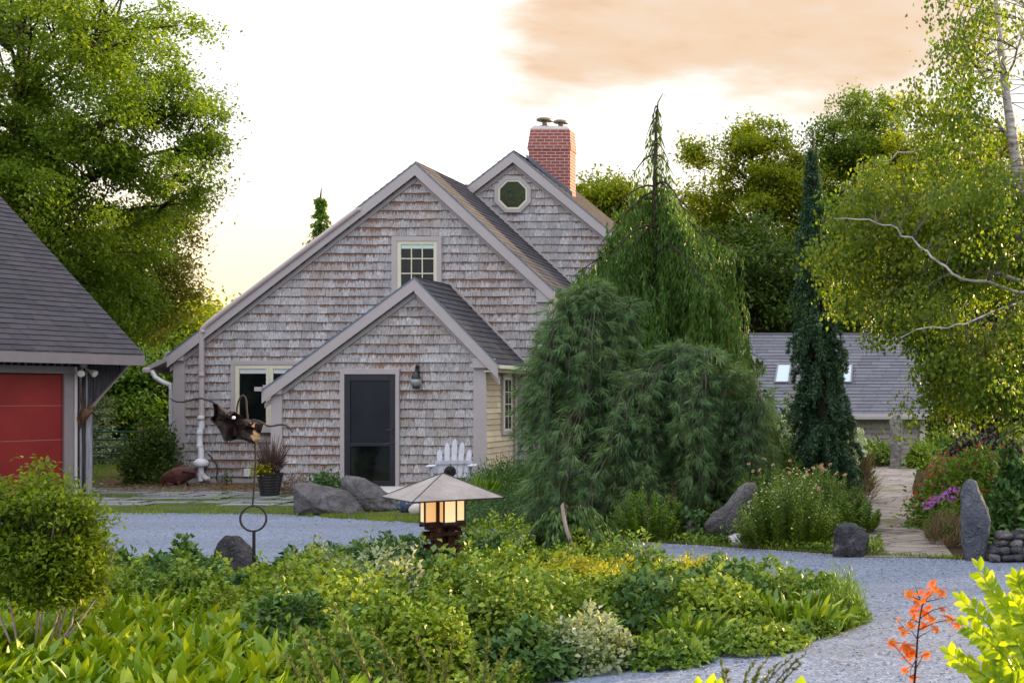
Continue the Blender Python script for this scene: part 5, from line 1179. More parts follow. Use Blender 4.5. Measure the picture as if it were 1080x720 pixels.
# junipers and covers in front of the entry
mound('juniper', 'feathery green juniper below the clapboard wall', 'shrub', 540, 532, 46, 40, n=15000, ls=.05, asp=.24, ml='Ljun', Y=20.6, dp=.9, up=.9)
mound('juniper', 'low spreading green juniper under the pine, left side', 'shrub', 585, 548, 50, 30, n=12000, ls=.05, asp=.24, ml='Ljun', Y=19.2, dp=.7, up=.9)
mound('low_evergreen', 'soft blue green carpet evergreen at the edge of the drive', 'shrub', 545, 562, 58, 24, n=15000, ls=.045, asp=.2, ml='Lblue', Y=17.3, dp=.9, up=.7)
mound('low_evergreen', 'soft blue green carpet evergreen beneath the pine', 'shrub', 610, 562, 50, 20, n=9000, ls=.045, asp=.2, ml='Lblue', Y=17.0, dp=.6, up=.7)
mound('strap_plant', 'small strap leaved plant just right of the lantern roof', 'plant', 495, 543, 22, 22, n=420, ls=.26, asp=.12, ml='Lgreen', Y=18.8, dp=.4, up=1.4, stems=False)
mound('leafy_bush', 'bright green leafy bush in front of the weeping pine', 'shrub', 685, 572, 34, 60, n=3800, ls=.075, asp=.42, ml='Lgreen', style='stem', Y=15.2, dp=.4)
mound('small_plant', 'dark low plant between the bush and the leaning stone', 'plant', 722, 572, 24, 24, n=700, ls=.07, ml='Lblue', Y=15.4, dp=.3)
mound('young_plant', 'young pale plant in front of the leaning stone', 'plant', 767, 572, 10, 30, n=46, ls=.10, asp=.35, ml='Lblue', style='stem', Y=14.7, dp=.08)
mound('dark_bush', 'dark green shrub behind the leaning stone under the pine', 'shrub', 790, 560, 46, 84, n=6500, ls=.085, ml='Lfard', Y=18.0, dp=.7)
mound('yellow_bush', 'yellow green bush between the pine and the leaning stone', 'shrub', 735, 552, 22, 28, n=1300, ls=.06, ml='Lgreen', Y=17.0, dp=.4)
# flower bed left of the path
mound('flowering_perennial', 'bushy green perennial with small white buds beside the block stone', 'plant', 832, 588, 48, 78, n=8500, ls=.085, asp=.30, ml='Lcover', style='stem', Y=14.6, dp=.5, extra=[('blossoms', 'Fhyd', 95, .014, .25)])
mound('flowering_perennial', 'green perennial clump with peach lilies behind the leaning stone', 'plant', 808, 560, 36, 72, n=5500, ls=.085, asp=.3, ml='Lgreen', style='stem', Y=16.2, dp=.5, extra=[('blossoms', 'Fpeach', 16, .035, .4)])
mound('flowering_perennial', 'green perennial clump at the foot of the narrow spruce', 'plant', 868, 555, 42, 66, n=5000, ls=.10, asp=.30, ml='Lgreen', style='stem', Y=16.6, dp=.5, extra=[('blossoms', 'Fpeach', 14, .035, .4)])
mound('leafy_perennial', 'fresh green low perennial leaning over the left edge of the path', 'plant', 902, 556, 24, 42, n=1800, ls=.085, asp=.45, ml='Lgreen', style='stem', Y=16.0, dp=.4)
mound('ornamental_grass', 'tuft of tan ornamental grass right of the spruce', 'plant', 903, 520, 15, 36, n=900, ls=.35, asp=.03, ml='Ldry', Y=20.5, dp=.3, up=1.2, stems=False)
mound('hydrangea', 'hydrangea with pale green flower heads left of the spruce', 'shrub', 838, 520, 40, 88, n=5200, ls=.09, ml='Lcover', Y=20.5, dp=.6, extra=[])
mound('hydrangea', 'hydrangea with pale green flower heads right of the spruce', 'shrub', 895, 510, 22, 60, n=2600, ls=.09, ml='Lcover', Y=21.0, dp=.5)
for (rt, pts) in (('hydrangea', [(828,449),(837,444),(846,452),(829,461),(841,462),(853,458),(832,472),(822,455),(815,478)]), ('hydrangea.001', [(893,446),(899,453),(905,456),(897,463),(903,469),(908,478),(896,476),(901,487),(894,492),(907,466)])):
    ro = bpy.data.objects[rt]; n = 240
    for x, y in pts:
        c = np.array(at(x, y, ro.location.y-.75)); S = rdir(n); r_ = rng.uniform(.07, .11); o = quads('flower_head', leafq(c+S*r_*[1, 1, .8], S*.2+rdir(n), .028, .03, S), M['Fhyd'], ro)
mound('bronze_shrub', 'reddish bronze shrub between the pine and the hydrangea', 'shrub', 812, 520, 28, 72, n=1900, ls=.08, ml='Ldry', Y=21.2, dp=.5)
mound('laurel_bush', 'glossy dark round bush in front of the barn roof', 'shrub', 803, 500, 16, 92, n=2200, ls=.11, ml='Lblue', Y=23.5, dp=.5)
mound('rose_bush', 'leafy bush with peach blooms below the weeping cedar', 'shrub', 770, 540, 44, 70, n=4600, ls=.08, ml='Lfard', Y=19.6, dp=.6, extra=[('blossoms', 'Fpeach', 26, .035, .4)])
mound('lily_clump', 'yellowing lily stems with peach flowers in the middle of the bed', 'plant', 838, 545, 52, 66, n=2600, ls=.14, asp=.16, ml='Lcovery', style='stem', Y=17.6, dp=.5, extra=[('blossoms', 'Fpeach', 18, .04, .6)])
# right bed
mound('zinnia_bed', 'wide bed of zinnias with pink and orange heads behind the standing stone', 'flowers', 1040, 560, 66, 66, n=12000, ls=.08, asp=.45, ml='Lgreen', Y=17.0, dp=1.0, extra=[('pink_blossoms', 'Fpink', 210, .030, -.2), ('orange_blossoms', 'Forange', 60, .026, -.2)])
mound('zinnia_bed', 'nearer zinnia clump leaning over the right edge of the path', 'flowers', 1000, 556, 26, 56, n=3600, ls=.07, asp=.45, ml='Lcovery', Y=17.6, dp=.6, extra=[('pink_blossoms', 'Fpink', 60, .028, -.2), ('orange_blossoms', 'Forange', 34, .026, -.2)])
mound('dahlia_bush', 'dark leafy plant right behind the tall standing stone', 'plant', 1075, 584, 30, 74, n=3600, ls=.11, ml='Lcoverd', asp=.5, Y=15.0, dp=.5)
ph_ = mound('phlox', 'violet phlox blooming left of the tall standing stone', 'flowers', 1000, 572, 26, 44, n=1700, ls=.075, asp=.3, ml='Lcover', style='stem', Y=15.0, dp=.4)
C = np.concatenate([np.array([np.array(at(x+rng.normal()*2.5, y+rng.normal()*2.2, 14.6+rng.normal()*.08)) for _ in range(16)]) for x, y in ((982,530),(988,527),(995,523),(1001,519),(1008,517),(979,534),(1003,526))]); blooms('violet_blossoms', C, .02, 'Fpurple', ph_, 5)
mound('dry_grass', 'thin tan grass tuft at the foot of the phlox', 'plant', 1000, 585, 18, 26, n=700, ls=.13, asp=.05, ml='Ldry', Y=14.6, dp=.3, up=1.3, stems=False)
mound('smoke_bush', 'dark purple leaved bush beyond the zinnias', 'shrub', 1040, 505, 42, 52, n=5200, ls=.10, ml='Lpurple', Y=23.0, dp=.9)
mound('far_shrub', 'green shrub at the end of the path left of the far standing stone', 'shrub', 922, 494, 24, 24, n=2400, ls=.09, ml='Lcover', Y=31.6, dp=.8)
mound('far_shrub', 'yellow green shrub at the end of the path right of the far standing stone', 'shrub', 972, 494, 16, 22, n=1800, ls=.09, ml='Lcovery', Y=31.0, dp=.8)
mound('far_shrub', 'green shrub below the barn corner', 'shrub', 995, 494, 28, 32, n=2800, ls=.10, ml='Lgreen', Y=32, dp=1.0)

# --- the island: soil mound and ground cover
ISL = [(-130,10.6), (-60,10.9), (40,11.2), (140,11.5), (250,12.1), (350,12.6), (460,12.7), (600,12.5), (700,12.0), (790,11.3), (855,10.7), (895,10.1), (906,9.65), (893,9.25), (840,8.85), (760,8.45), (690,8.15), (620,7.9), (560,7.6), (470,7.0), (420,6.5), (330,6.0), (-100,5.6)]
isl = [((x-CX)/F*Y, Y) for x, Y in ISL]; ia = np.array(isl)
def inside(X, Yv):
    r_ = np.zeros(len(X), bool); j = len(ia)-1
    for i in range(len(ia)):
        c = ((ia[i, 1] > Yv) != (ia[j, 1] > Yv)) & (X < (ia[j, 0]-ia[i, 0])*(Yv-ia[i, 1])/(ia[j, 1]-ia[i, 1]+1e-12)+ia[i, 0]); r_ ^= c; j = i
    return r_
def edged(X, Yv):
    d = np.full(len(X), 9.)
    for i in range(len(ia)):
        a = ia[i]; b = ia[(i+1) % len(ia)]; ab = b-a; t = np.clip(((X-a[0])*ab[0]+(Yv-a[1])*ab[1])/(ab@ab), 0, 1); d = np.minimum(d, np.hypot(X-a[0]-ab[0]*t, Yv-a[1]-ab[1]*t))
    return d
isl_in = [(x*.995+.02*(-2.5-x)*0, y) for x, y in isl]; s = MB(); s.poly([(x, y, .010) for x, y in isl_in]); o = s.build('island_bed', M['soil']); prop(o, kind='structure')
# a field of small plant mounds of uneven height covers it
NM = 140; mc = []
tries = 0
while len(mc) < NM and tries < 20000:
    tries += 1
    x = rng.uniform(ia[:, 0].min(), ia[:, 0].max()); y = rng.uniform(5.6, 12.7)
    if inside(np.array([x]), np.array([y]))[0] and all((x-a)**2+(y-b)**2 > .34**2 for a, b, *_ in mc): mc.append((x, y, rng.uniform(.27, .42), rng.uniform(.28, .50), rng.integers(0, 1000)))
def pxof(x, y): return CX+F*x/y
kinds = {}
def kind_at(x, y):
    px = pxof(x, y); e = rng.random(); hosta = px < 390-(y-6.4)*60 if y < 9.8 else False
    if hosta: return 'lily'
    if y > 11.2 and px < 430: return 'deep'
    if 560 < px < 745 and 10.2 < y < 11.6: return 'gold'
    if 390 < px < 470 and 8.9 < y < 9.9 and e < .8: return 'dry'
    if (790 < px < 880 and 8.8 < y < 9.9) or (690 < px < 750 and 8.3 < y < 9.0): return 'strap'
    if 560 < px < 690 and y > 8.0 and y < 8.8 and e < .25: return 'strap'
    if px > 640 and y > 10.6: return 'deep' if e < .5 else 'green'
    if px > 640: return 'deep' if e < .35 else 'varieg' if e < .37 else 'yellowish' if e < .7 else 'green'
    return 'yellowish' if e < .45 else 'green' if e < .8 else 'varieg' if e < .84 else 'deep'
spec = {'deep': ('Lcoverd', .060, .74, 1300), 'green': ('Lcover', .046, .72, 1900), 'yellowish': ('Lcovery', .043, .74, 1900), 'varieg': ('Lvar', .042, .62, 1500), 'gold': ('Lgold', .032, .6, 2600), 'dry': ('Ldry', .05, .2, 700)}
acc = {k_: [] for k_ in spec}; strapV = []; lilyV = []
for (x, y, r_, h_, sd) in mc:
    kd = kind_at(x, y); ed = float(edged(np.array([x]), np.array([y]))[0]); h_ = h_*min(1, .45+ed*1.4)*(.62 if (y > 10.4 and pxof(x, y) < 290) else .85 if (y > 11 and pxof(x, y) < 460) else 1.0)*(.45 if 215 < pxof(x, y) < 285 and y > 9.8 else 1); h_ *= 1.0+.25*math.sin(x*1.9)*math.cos(y*2.3)
    if pxof(x, y) > 700: h_ *= .8
    if kd == 'gold': h_ = min(h_, .27)
    if kd in spec:
        mm, ls, asp, n = spec[kd]; n = int(n*(9.5/y)**.5*(.8 if y > 9 else 1.0)); S = rdir(n); S[:, 2] = np.abs(S[:, 2]); P = np.array([x, y, 0])+S*np.array([r_, r_, h_])*(1-.22*rng.random(n)**2.2+.04*rng.normal(size=n))[:, None]
        lump = 1+.30*np.sin(P[:, 0]*19+sd)*np.sin(P[:, 1]*17+sd); P[:, 2] *= lump; P[:, 2] = np.maximum(P[:, 2], .03)
        L = ls*rng.uniform(.65, 1.3, n); acc[kd].append(leafq(P, S*.6+rdir(n)*.6+[0, 0, -.05], L, L*asp, S*.75+rdir(n)*.35+[0, -.1, .7]))
    else:
        n = 46 if kd == 'lily' else 110; a = rng.uniform(0, 6.283, n); r0 = rng.uniform(0, r_*.75, n); tl = rng.uniform(.15, .75, n); C = np.stack([x+r0*np.cos(a), y+r0*np.sin(a), rng.uniform(.02, .10, n)], 1)
        a2 = a+rng.normal(size=n)*.5; D = np.stack([np.cos(a2)*tl+.10, np.sin(a2)*tl-.05, np.ones(n)], 1); hh = (rng.uniform(.18, .30, n) if kd == 'lily' else rng.uniform(.17, .29, n))
        (lilyV if kd == 'lily' else strapV).append(bladeq(C, D, hh, hh*(.19 if kd == 'lily' else .15), rng.uniform(.05, .45, n) if kd == 'lily' else rng.uniform(.2, .6, n), 4))
lab = {'deep': 'deep green toothed ground cover along the back of the island bed', 'green': 'mid green small leaved ground cover across the island bed', 'yellowish': 'yellow green small leaved ground cover around the lantern', 'varieg': 'greyish variegated leaves scattered through the island bed', 'gold': 'golden yellow ground cover right of the lantern', 'dry': 'brown dried stems in the middle of the island bed'}
nmz = {'deep': 'toothed_ground_cover', 'green': 'green_ground_cover', 'yellowish': 'lime_ground_cover', 'varieg': 'variegated_ground_cover', 'gold': 'golden_ground_cover', 'dry': 'dry_stems'}
for k_ in spec:
    if acc[k_]: o = quads(nmz[k_], acc[k_], M[spec[k_][0]]); prop(o, lab[k_], 'ground cover', kind='stuff')
# low creeping leaves spilling over the whole rim of the bed onto the gravel
Pe = []
for i in range(8, len(ia)-2):
    A_, B_ = ia[i], ia[i+1]; L_e = np.hypot(*(B_-A_))
    for _ in range(int(L_e*950)):
        q = A_+(B_-A_)*rng.random(); d_ = abs(rng.normal())*.11; cq = np.array([-2.6, 10.0])-q; cq /= np.hypot(*cq); w_ = math.sin(q[0]*9)*.05+math.sin(q[0]*23)*.03
        Pe.append((q[0]+cq[0]*(d_-.10+w_), q[1]+cq[1]*(d_-.10+w_), .015+rng.random()*.11*min(1, .35+d_*6)))
Pe = np.array(Pe); n = len(Pe); o = quads('creeping_edging', leafq(Pe, rdir(n)*.9+[0, 0, .25], rng.uniform(.025, .055, n), .032, rdir(n)*.4+[0, -.2, 1]), M['Lcover']); prop(o, 'low creeping leaves spilling over the rim of the island bed', 'ground cover', kind='stuff')
# thick stand of broad upright lily leaves in the left foreground
n = 7600; px_ = rng.uniform(-60, 410, n); Yv = rng.uniform(5.7, 9.9, n); keep = (px_ < 410-(Yv-6.2)*62) | (Yv < 6.3); px_, Yv = px_[keep], Yv[keep]; n = len(Yv); X = (px_-CX)/F*Yv
a = rng.uniform(0, 6.283, n); tl = rng.uniform(.2, 1.0, n); hh = rng.uniform(.18, .32, n)*(.8+.25*np.sin(X*4)*np.cos(Yv*3.1)); lilyV.append(bladeq(np.stack([X, Yv, rng.uniform(.0, .12, n)], 1), np.stack([np.cos(a)*tl+.30, np.sin(a)*tl-.12, np.ones(n)], 1), hh, hh*.18, rng.uniform(.05, .6, n), 4))
V_, F_ = merge(lilyV); o = npmesh('broad_leaf_ground_cover', V_, F_, M['Lhosta'], smooth=True); prop(o, 'lime green upright broad leaves filling the left foreground bed', 'ground cover', kind='stuff')
V_, F_ = merge(strapV); o = npmesh('strap_leaf_ground_cover', V_, F_, M['Lstrap'], smooth=True); prop(o, 'glossy strap leaves at the right end of the island bed', 'ground cover', kind='stuff')
# bright feathery plant on the island tip, ferny sprig in the middle
mound('feathery_plant', 'bright feathery green plant at the right tip of the island bed', 'plant', 888, 655, 22, 46, n=2600, ls=.05, asp=.1, ml='Lgreen', Y=9.6, dp=.25, up=.9)
mound('fern_sprig', 'upright yellow green ferny sprig below the lantern', 'plant', 444, 640, 8, 62, n=520, ls=.05, asp=.22, ml='Lcovery', style='stem', Y=9.6, dp=.07)
mound('fern_sprig', 'small light green sprig right of the ferny one', 'plant', 468, 630, 12, 44, n=260, ls=.06, asp=.3, ml='Lgreen', style='stem', Y=9.8, dp=.07)
mound('yellow_seedling', 'yellow leaved twiggy seedling between the shrub and the drive', 'plant', 98, 640, 16, 72, n=230, ls=.075, asp=.5, ml='Lgold', style='stem', Y=9.0, dp=.15)
mound('low_bush', 'dark leafy clump behind the yellow seedling', 'shrub', 130, 622, 26, 34, n=1300, ls=.06, ml='Lcoverd', Y=11.2, dp=.4)
# small weeping tree in the island
def weeper():
    Y = 12.0; b = Vector((at(607, 420, Y).x, Y, 0)); root = empty('weeping_dwarf_tree', b, 'small weeping tree with a curved pinkish stem right of the lantern', 'tree'); k = Y/F
    s = MB(); s.tube([b, at(608, 600, Y), at(607, 588, Y), at(603, 574, Y), at(598, 560, Y), at(595, 548, Y), at(593, 533, Y), at(594, 530, Y)], [.022, .021, .02, .02, .019, .018, .016, .006], 9); s.build('trunk', M['pinkbark'], root, smooth=True)
    sb_ = MB(); Q = []
    for i in range(95):
        sg = rng.choice([-1, 1]); r_ = rng.uniform(8, 82 if sg > 0 else 74)*k; a = rng.normal()*.9; e = Vector((sg*math.cos(a), math.sin(a), 0)); st = at(598, rng.uniform(540, 566), Y+.32); drop = rng.uniform(.15, .42)*(.5+r_/.7)
        pts = [st+e*r_*t+Vector((0, 0, .10*math.sin(math.pi*min(1, t*1.3))-drop*t*t)) for t in np.linspace(0, 1, 7)]
        pts = [p for p in pts if p.z > .12] 
        if len(pts) < 3: continue
        sb_.tube(pts, list(np.linspace(.006, .002, len(pts))), 4)
        n = int(14+r_*62); t = rng.uniform(.1, 1, n)*(len(pts)-1.001); j = t.astype(int); A = np.array([list(p) for p in pts]); P = A[j]+(A[np.minimum(j+1, len(pts)-1)]-A[j])*(t-j)[:, None]+rng.normal(size=(n, 3))*.012
        Q.append(leafq(P, rdir(n)*.35+[e.x*.35, e.y*.3, -.8], rng.uniform(.07, .115, n), .028, rdir(n)+[0, -.5, .6]))
    sb_.build('branches', M['barkdk'], root); quads('crown', Q, M['Lcoverd'], root)
weeper()
# left foreground shrub
def lshrub():
    Y = 7.9; b = Vector((at(38, 420, Y).x, Y, 0)); root = empty('maple_shrub', b, 'multi stemmed yellow green shrub in the left foreground before the red door', 'shrub'); k = Y/F; s = MB(); Q = []
    for i in range(10): a = rng.uniform(-1, 1); limb(s, b+Vector((a*.05, rng.normal()*.04, 0)), at(40+a*46, rng.uniform(540, 600), Y+rng.normal()*.15), .007, .004, .02, 5, 5, .10)
    s.build('trunk', M['pinkbark'], root, smooth=True); s = MB()
    env = [(38, 562, 46, 56, .36), (58, 552, 42, 46, .28), (10, 592, 44, 42, .3), (88, 592, 20, 30, .22), (0, 550, 34, 46, .25), (30, 612, 52, 30, .34), (70, 612, 34, 24, .28)]
    C = []
    for i in rng.choice(7, 270): e = env[i]; d = rdir(1)[0]*rng.uniform(.3, 1)**.5; C.append(at(e[0]+d[0]*e[2], e[1]+d[2]*e[3], Y+d[1]*e[4]))
    for tx, ty in ((43,484), (25,506), (66,502), (10,516), (88,515), (108,535), (-8,510), (54,508), (34,520), (78,524), (98,548), (0,530), (110,560)):
        for t in np.linspace(0, 1, 9): C.append(at(tx+(40-tx)*.25*(1-t), ty+60*(1-t)+4, Y+rng.normal()*.04))
    for c in C:
        st = at(40+(c.x/Y*F+CX-40)*.4, 590, Y); limb(s, st, c, .004, .0012, .03, 4, 3, .05); n = 40
        Q.append(leafq(np.array(c)+rng.normal(size=(n, 3))*np.array([.05, .05, .028]), rdir(n)*.8+[0, 0, .1], rng.uniform(.026, .050, n), .020, rdir(n)*.5+[0, -.1, .9]))
    s.build('branches', M['bark'], root); quads('crown', Q, M['Lshrub'], root)
lshrub()

# --- foreground plants near the camera
def orange_maple():
    Y = 4.6; o8 = lambda x, y, d=0: at(820+x/4.154, 560+y/4.154, Y+d); b = o8(600, 700); b = Vector((b.x, Y, 0)); root = empty('maple_seedling', b, 'young maple seedling with orange red leaves in the right foreground', 'seedling')
    s = MB(); s.tube([b, o8(600, 660), o8(608, 560), o8(614, 460), o8(624, 380), o8(634, 320), o8(618, 285), o8(604, 240)], [.006, .0052, .0045, .004, .0032, .0024, .0018, .0008], 6)
    br = [((606,600),(570,570),(545,540),(520,510)), ((608,560),(585,600),(580,640)), ((612,470),(640,450),(680,430)), ((612,470),(590,440),(560,430),(520,380)), ((625,380),(680,345),(740,330),(760,350)), ((625,400),(590,385),(570,400)), ((632,330),(660,290),(700,240)), ((632,340),(640,300),(680,275)), ((620,300),(590,285),(565,275)), ((640,310),(690,300),(725,290)), ((620,430),(690,400),(760,385),(800,390)), ((605,620),(580,640),(560,620)), ((607,600),(640,540),(660,535))]
    for q in br: s.tube([o8(*p) for p in q], list(np.linspace(.0022, .0009, len(q))), 5)
    s.build('stem', M['lampwood'], root, smooth=True)
    Q = []
    for x, y, z_ in ((560,272,42),(595,300,36),(580,345,30),(690,215,36),(670,262,34),(735,268,38),(705,248,30),(650,300,30),(640,262,26),(590,378,32),(660,352,40),(690,385,34),(655,410,34),(705,425,30),(600,415,28),(545,440,28),(545,495,52),(485,487,40),(605,530,46),(668,535,34),(770,385,36),(800,398,32),(545,612,32),(580,640,30),(735,345,26),(570,400,24),(620,330,26),(675,330,30),(520,385,14),(530,420,22)):
        c = np.array(o8(x, y, rng.normal()*.03)); L = z_/4.154*Y/F*1.75; th0 = rng.uniform(-.5, .5)+(math.pi if x < 600 else 0); nl = nrm(np.array([[rng.normal()*.5, -.5, .8]]))[0]; u = nrm(np.cross(nl, [0, 1, .3])[None])[0]; v = np.cross(nl, u)
        for j, (aa, ff) in enumerate(((0, 1), (.75, .85), (-.75, .85), (1.5, .55), (-1.5, .55), (.38, .55), (-.38, .55))):
            d = u*math.cos(aa+th0)+v*math.sin(aa+th0)-np.array([0, 0, .3]); Q.append(leafq(c[None], d[None], L*ff, L*ff*.30, nl[None], .1))
    quads('leaves', Q, M['Lorange'], root)
orange_maple()
def bright_fronds():
    Y = 3.9; o8 = lambda x, y, d=0: at(820+x/4.154, 560+y/4.154, Y+d); b = Vector((at(1090, 420, Y).x, Y, 0)); root = empty('lime_shrub', b, 'bright lime green shrub with paired oval leaflets at the right edge', 'shrub'); s = MB(); Q = []
    fr = [((1110,900),(1120,560),(1040,390),(960,290),(878,160),.0), ((1110,900),(1130,700),(1010,520),(900,380),(805,300),.05), ((1110,900),(1110,760),(1010,560),(910,470),(822,410),-.05), ((1110,900),(1080,790),(960,660),(850,600),(760,540),-.02), ((1110,900),(1150,500),(1110,330),(1070,260),(1045,205),.08), ((1110,900),(1130,650),(1060,480),(1000,380),(955,300),.12), ((1110,900),(1100,800),(1010,740),(930,680),(880,650),.03), ((1120,900),(1150,620),(1120,460),(1080,400),(1060,330),-.08), ((1110,900),(1120,650),(1090,560),(1040,470),(990,440),-.12), ((1110,900),(1090,700),(1040,640),(980,570),(930,560),.1), ((1120,900),(1140,700),(1110,620),(1070,560),(1050,520),.15), ((1120,900),(1100,760),(1060,720),(1010,660),(960,640),-.1)]
    for q in fr:
        d0 = q[-1]; P = [o8(x, y, d0) for x, y in q[:-1]]; pts = []
        for i in range(4):
            for t in (0, .25, .5, .75): pts.append(P[i].lerp(P[i+1], t))
        pts.append(P[4]); s.tube(pts, list(np.linspace(.005, .001, len(pts))), 5)
        A = np.array([list(p) for p in pts]); nl = 26
        for j in range(nl):
            t = .28+.72*j/(nl-1); f = t*(len(A)-1.001); i = int(f); p = A[i]+(A[i+1]-A[i])*(f-i); tg = nrm((A[i+1]-A[i])[None])[0]; sd = nrm(np.cross(tg, [0, 1, 0])[None])[0]*(1 if j % 2 else -1)
            L = .046*(1.05-.35*abs(t-.6))*rng.uniform(.85, 1.15); D = tg*.75+sd*.75+rng.normal(size=3)*.18; N = np.array([rng.normal()*.4, -1, .35+rng.normal()*.4])
            if j == nl-1: D = tg
            Q.append((p, D, L, N))
    V_, F_ = ovals(Q); s.build('stems', M['Lbright'], root); npmesh('foliage', V_, F_, M['Lbright'], root, smooth=True)
def ovals(Q):
    """oval leaves with a pointed tip and mid fold"""
    prof_ = ((0, .02), (.15, .26), (.38, .42), (.62, .40), (.85, .20), (1, .0)); Vs = []; Fs = []; b = 0
    for p, D, L, N in Q:
        D = nrm(np.asarray(D, float)[None])[0]; S = nrm(np.cross(D, N)[None])[0]; N = np.cross(S, D); cv = rng.uniform(-.15, .2)
        for t, w in prof_:
            c = p+D*L*t+N*L*cv*t*t; Vs += [c-S*L*w*.62+N*L*w*.2, c, c+S*L*w*.62+N*L*w*.2]
        for i in range(5):
            for j in (0, 1): a = b+3*i+j; Fs.append((a, a+1, a+4, a+3))
        b += 18
    return np.array(Vs), np.array(Fs)
bright_fronds()
def sprigs(name, label, tips, Y, ml, foot, n=70, ls=.02, asp=.3):
    b = at(foot, 420, Y); b.z = 0; root = empty(name, b, label, 'plant'); s = MB(); Q = []
    for (x, y, lx) in tips:
        a = at(foot+(x-foot)*.8+lx, 760, Y+rng.normal()*.05); e = at(x, y, Y+rng.normal()*.08); pts = [a.lerp(e, t)+Vector((0, 0, .02*math.sin(t*3))) for t in np.linspace(0, 1, 6)]; s.tube([Vector((b.x+(a.x-b.x)*.5, Y, .05))]+pts, [.004]+list(np.linspace(.003, .001, 6)), 4)
        A = np.array([list(p) for p in pts]); t = rng.uniform(.0, 1, n)*4.999; i = t.astype(int); P = A[i]+(A[i+1]-A[i])*(t-i)[:, None]; d = nrm((e-a)[:]*np.ones((n, 1))) if False else np.tile(np.array((e-a).normalized()), (n, 1))
        Q.append(leafq(P, d*.9+rdir(n)*.8, rng.uniform(.7, 1.3, n)*ls*(1.3-t/7), ls*asp))
    s.build('stems', M['bark'], root); quads('foliage', Q, M[ml], root)
sprigs('heath_sprigs', 'blurred olive heath sprigs rising at the bottom edge, left of centre', [(310,655,20),(335,668,30),(352,640,40),(372,676,20),(392,665,40),(420,690,10),(438,668,30),(462,686,20),(480,672,-10),(498,690,10),(515,668,10),(535,684,-10),(548,700,0),(300,690,10),(330,700,10),(400,700,10),(455,705,0)], 3.6, 'Lfore', 430, 90, .022, .25)
sprigs('juniper_sprig', 'olive juniper sprig at the bottom edge below the island tip', [(850,690,-45),(835,694,-40),(822,700,-30),(795,700,-20),(845,700,-30),(800,712,-10),(760,697,5),(765,704,5),(812,692,-30)], 3.4, 'Lfore', 775, 70, .018, .35)
b = at(745, 420, 3.1); b.z = 0; root = empty('lime_hosta', b, 'tips of lime green oval leaves at the very bottom edge', 'plant'); Q = []
for x, y, dx in ((736,712,-.3), (752,709,.25), (760,714,.5), (726,718,-.6), (846,711,.1), (838,718,-.3)): p = np.array(at(x-dx*14, 748, 3.1)); tgt = np.array(at(x, y, 3.1)); Q.append((p, tgt-p, np.linalg.norm(tgt-p), np.array([rng.normal()*.2, -1, .3])))
for i in range(14): a = rng.uniform(0, 6.28); Q.append((np.array([b.x+rng.normal()*.05, b.y+rng.normal()*.05, .35]), np.array([math.cos(a)*.6, math.sin(a)*.6, .7]), .2, np.array([0, -.3, 1.])))
V_, F_ = ovals(Q); npmesh('leaves', V_, F_, M['Lbright'], root, smooth=True); s = MB()
for p, D, L, N in Q: s.tube([(b.x, b.y, 0), tuple(p)], .003, 4)
s.build('stems', M['Lstrap'], root)

# --- grass and edge weeds (uncountable)
def grass(name, label, pts, hmin, hmax, m='Lgrass'):
    P = np.array(pts); n = len(P); D = rdir(n)*.45+[0, 0, 1]; V_, F_ = bladeq(P, D, rng.uniform(hmin, hmax, n), .006, rng.uniform(0, .4, n), 2, lambda t: 1.1-t); o = npmesh(name, V_, F_, M[m]); prop(o, label, 'grass', kind='stuff')
pts = []
for i in range(15000):
    x = rng.uniform(-150, 560); yb = np.interp(x, [-150, 120, 300, 440, 560], [541, 541, 542, 551, 561]); u = rng.random()**1.6; y = yb-u*17; 
    if math.sin(x*.09)+math.sin(x*.23+y)+rng.normal()*.5 < -.3+u*1.6: continue
    p = gp(x, y+.8); pts.append((p.x, p.y, .004))
for i in range(2600):
    x = rng.uniform(95, 330); y = rng.choice([516, 519.5, 524, 529])+rng.normal()*.5; p = gp(x, y)
    if math.sin(x*.31+y)+math.sin(x*.11) > 0: pts.append((p.x, p.y, .01))
for i in range(1800): p = gp(rng.uniform(490, 1010), 420+160); x = rng.uniform(650, 1015); y = float(np.interp(x, [440, 520, 600, 700, 800, 900, 1010], [551, 556, 562, 573, 579, 586, 590])); p = gp(x, y-rng.random()*2.2); pts.append((p.x, p.y, .004))
for i in range(5200):
    x = rng.uniform(312, 530); yb = np.interp(x, [300, 440, 530], [543, 551, 559]); p = gp(x, yb+1-abs(rng.normal())*3.2)
    if math.sin(x*.13)+math.sin(x*.37) > -.5: pts.append((p.x, p.y, .006))
grass('grass_tufts', 'short green grass along the edges of the gravel and between flagstones', pts, .03, .085)
pts = [(lambda p: (p.x, p.y, 0))(gp(rng.uniform(60, 170), rng.uniform(489, 506))) for _ in range(9000)]
grass('lawn_grass', 'patch of bright lawn grass before the green gate', pts, .04, .09)
pts = []
for i in range(6000):
    x = rng.uniform(490, 930); y0 = float(np.interp(x, [440, 520, 600, 700, 800, 900, 1010], [551, 556, 562, 573, 579, 586, 590])); p = gp(x, y0-1-rng.random()**1.5*16); pts.append(np.array([p.x, p.y, rng.uniform(.01, .09)]))
n = len(pts); o = quads('edge_weeds', leafq(np.array(pts), rdir(n)*.9+[0, 0, .3], rng.uniform(.03, .07, n), .03), M['Lcover']); prop(o, 'low green weeds creeping along the bed edge by the drive', 'weeds', kind='stuff')
pts = [(lambda p: np.array([p.x, p.y, rng.uniform(.005, .03)]))(gp(rng.uniform(110, 345), rng.uniform(510.5, 519))) for _ in range(9000)]; n = len(pts)
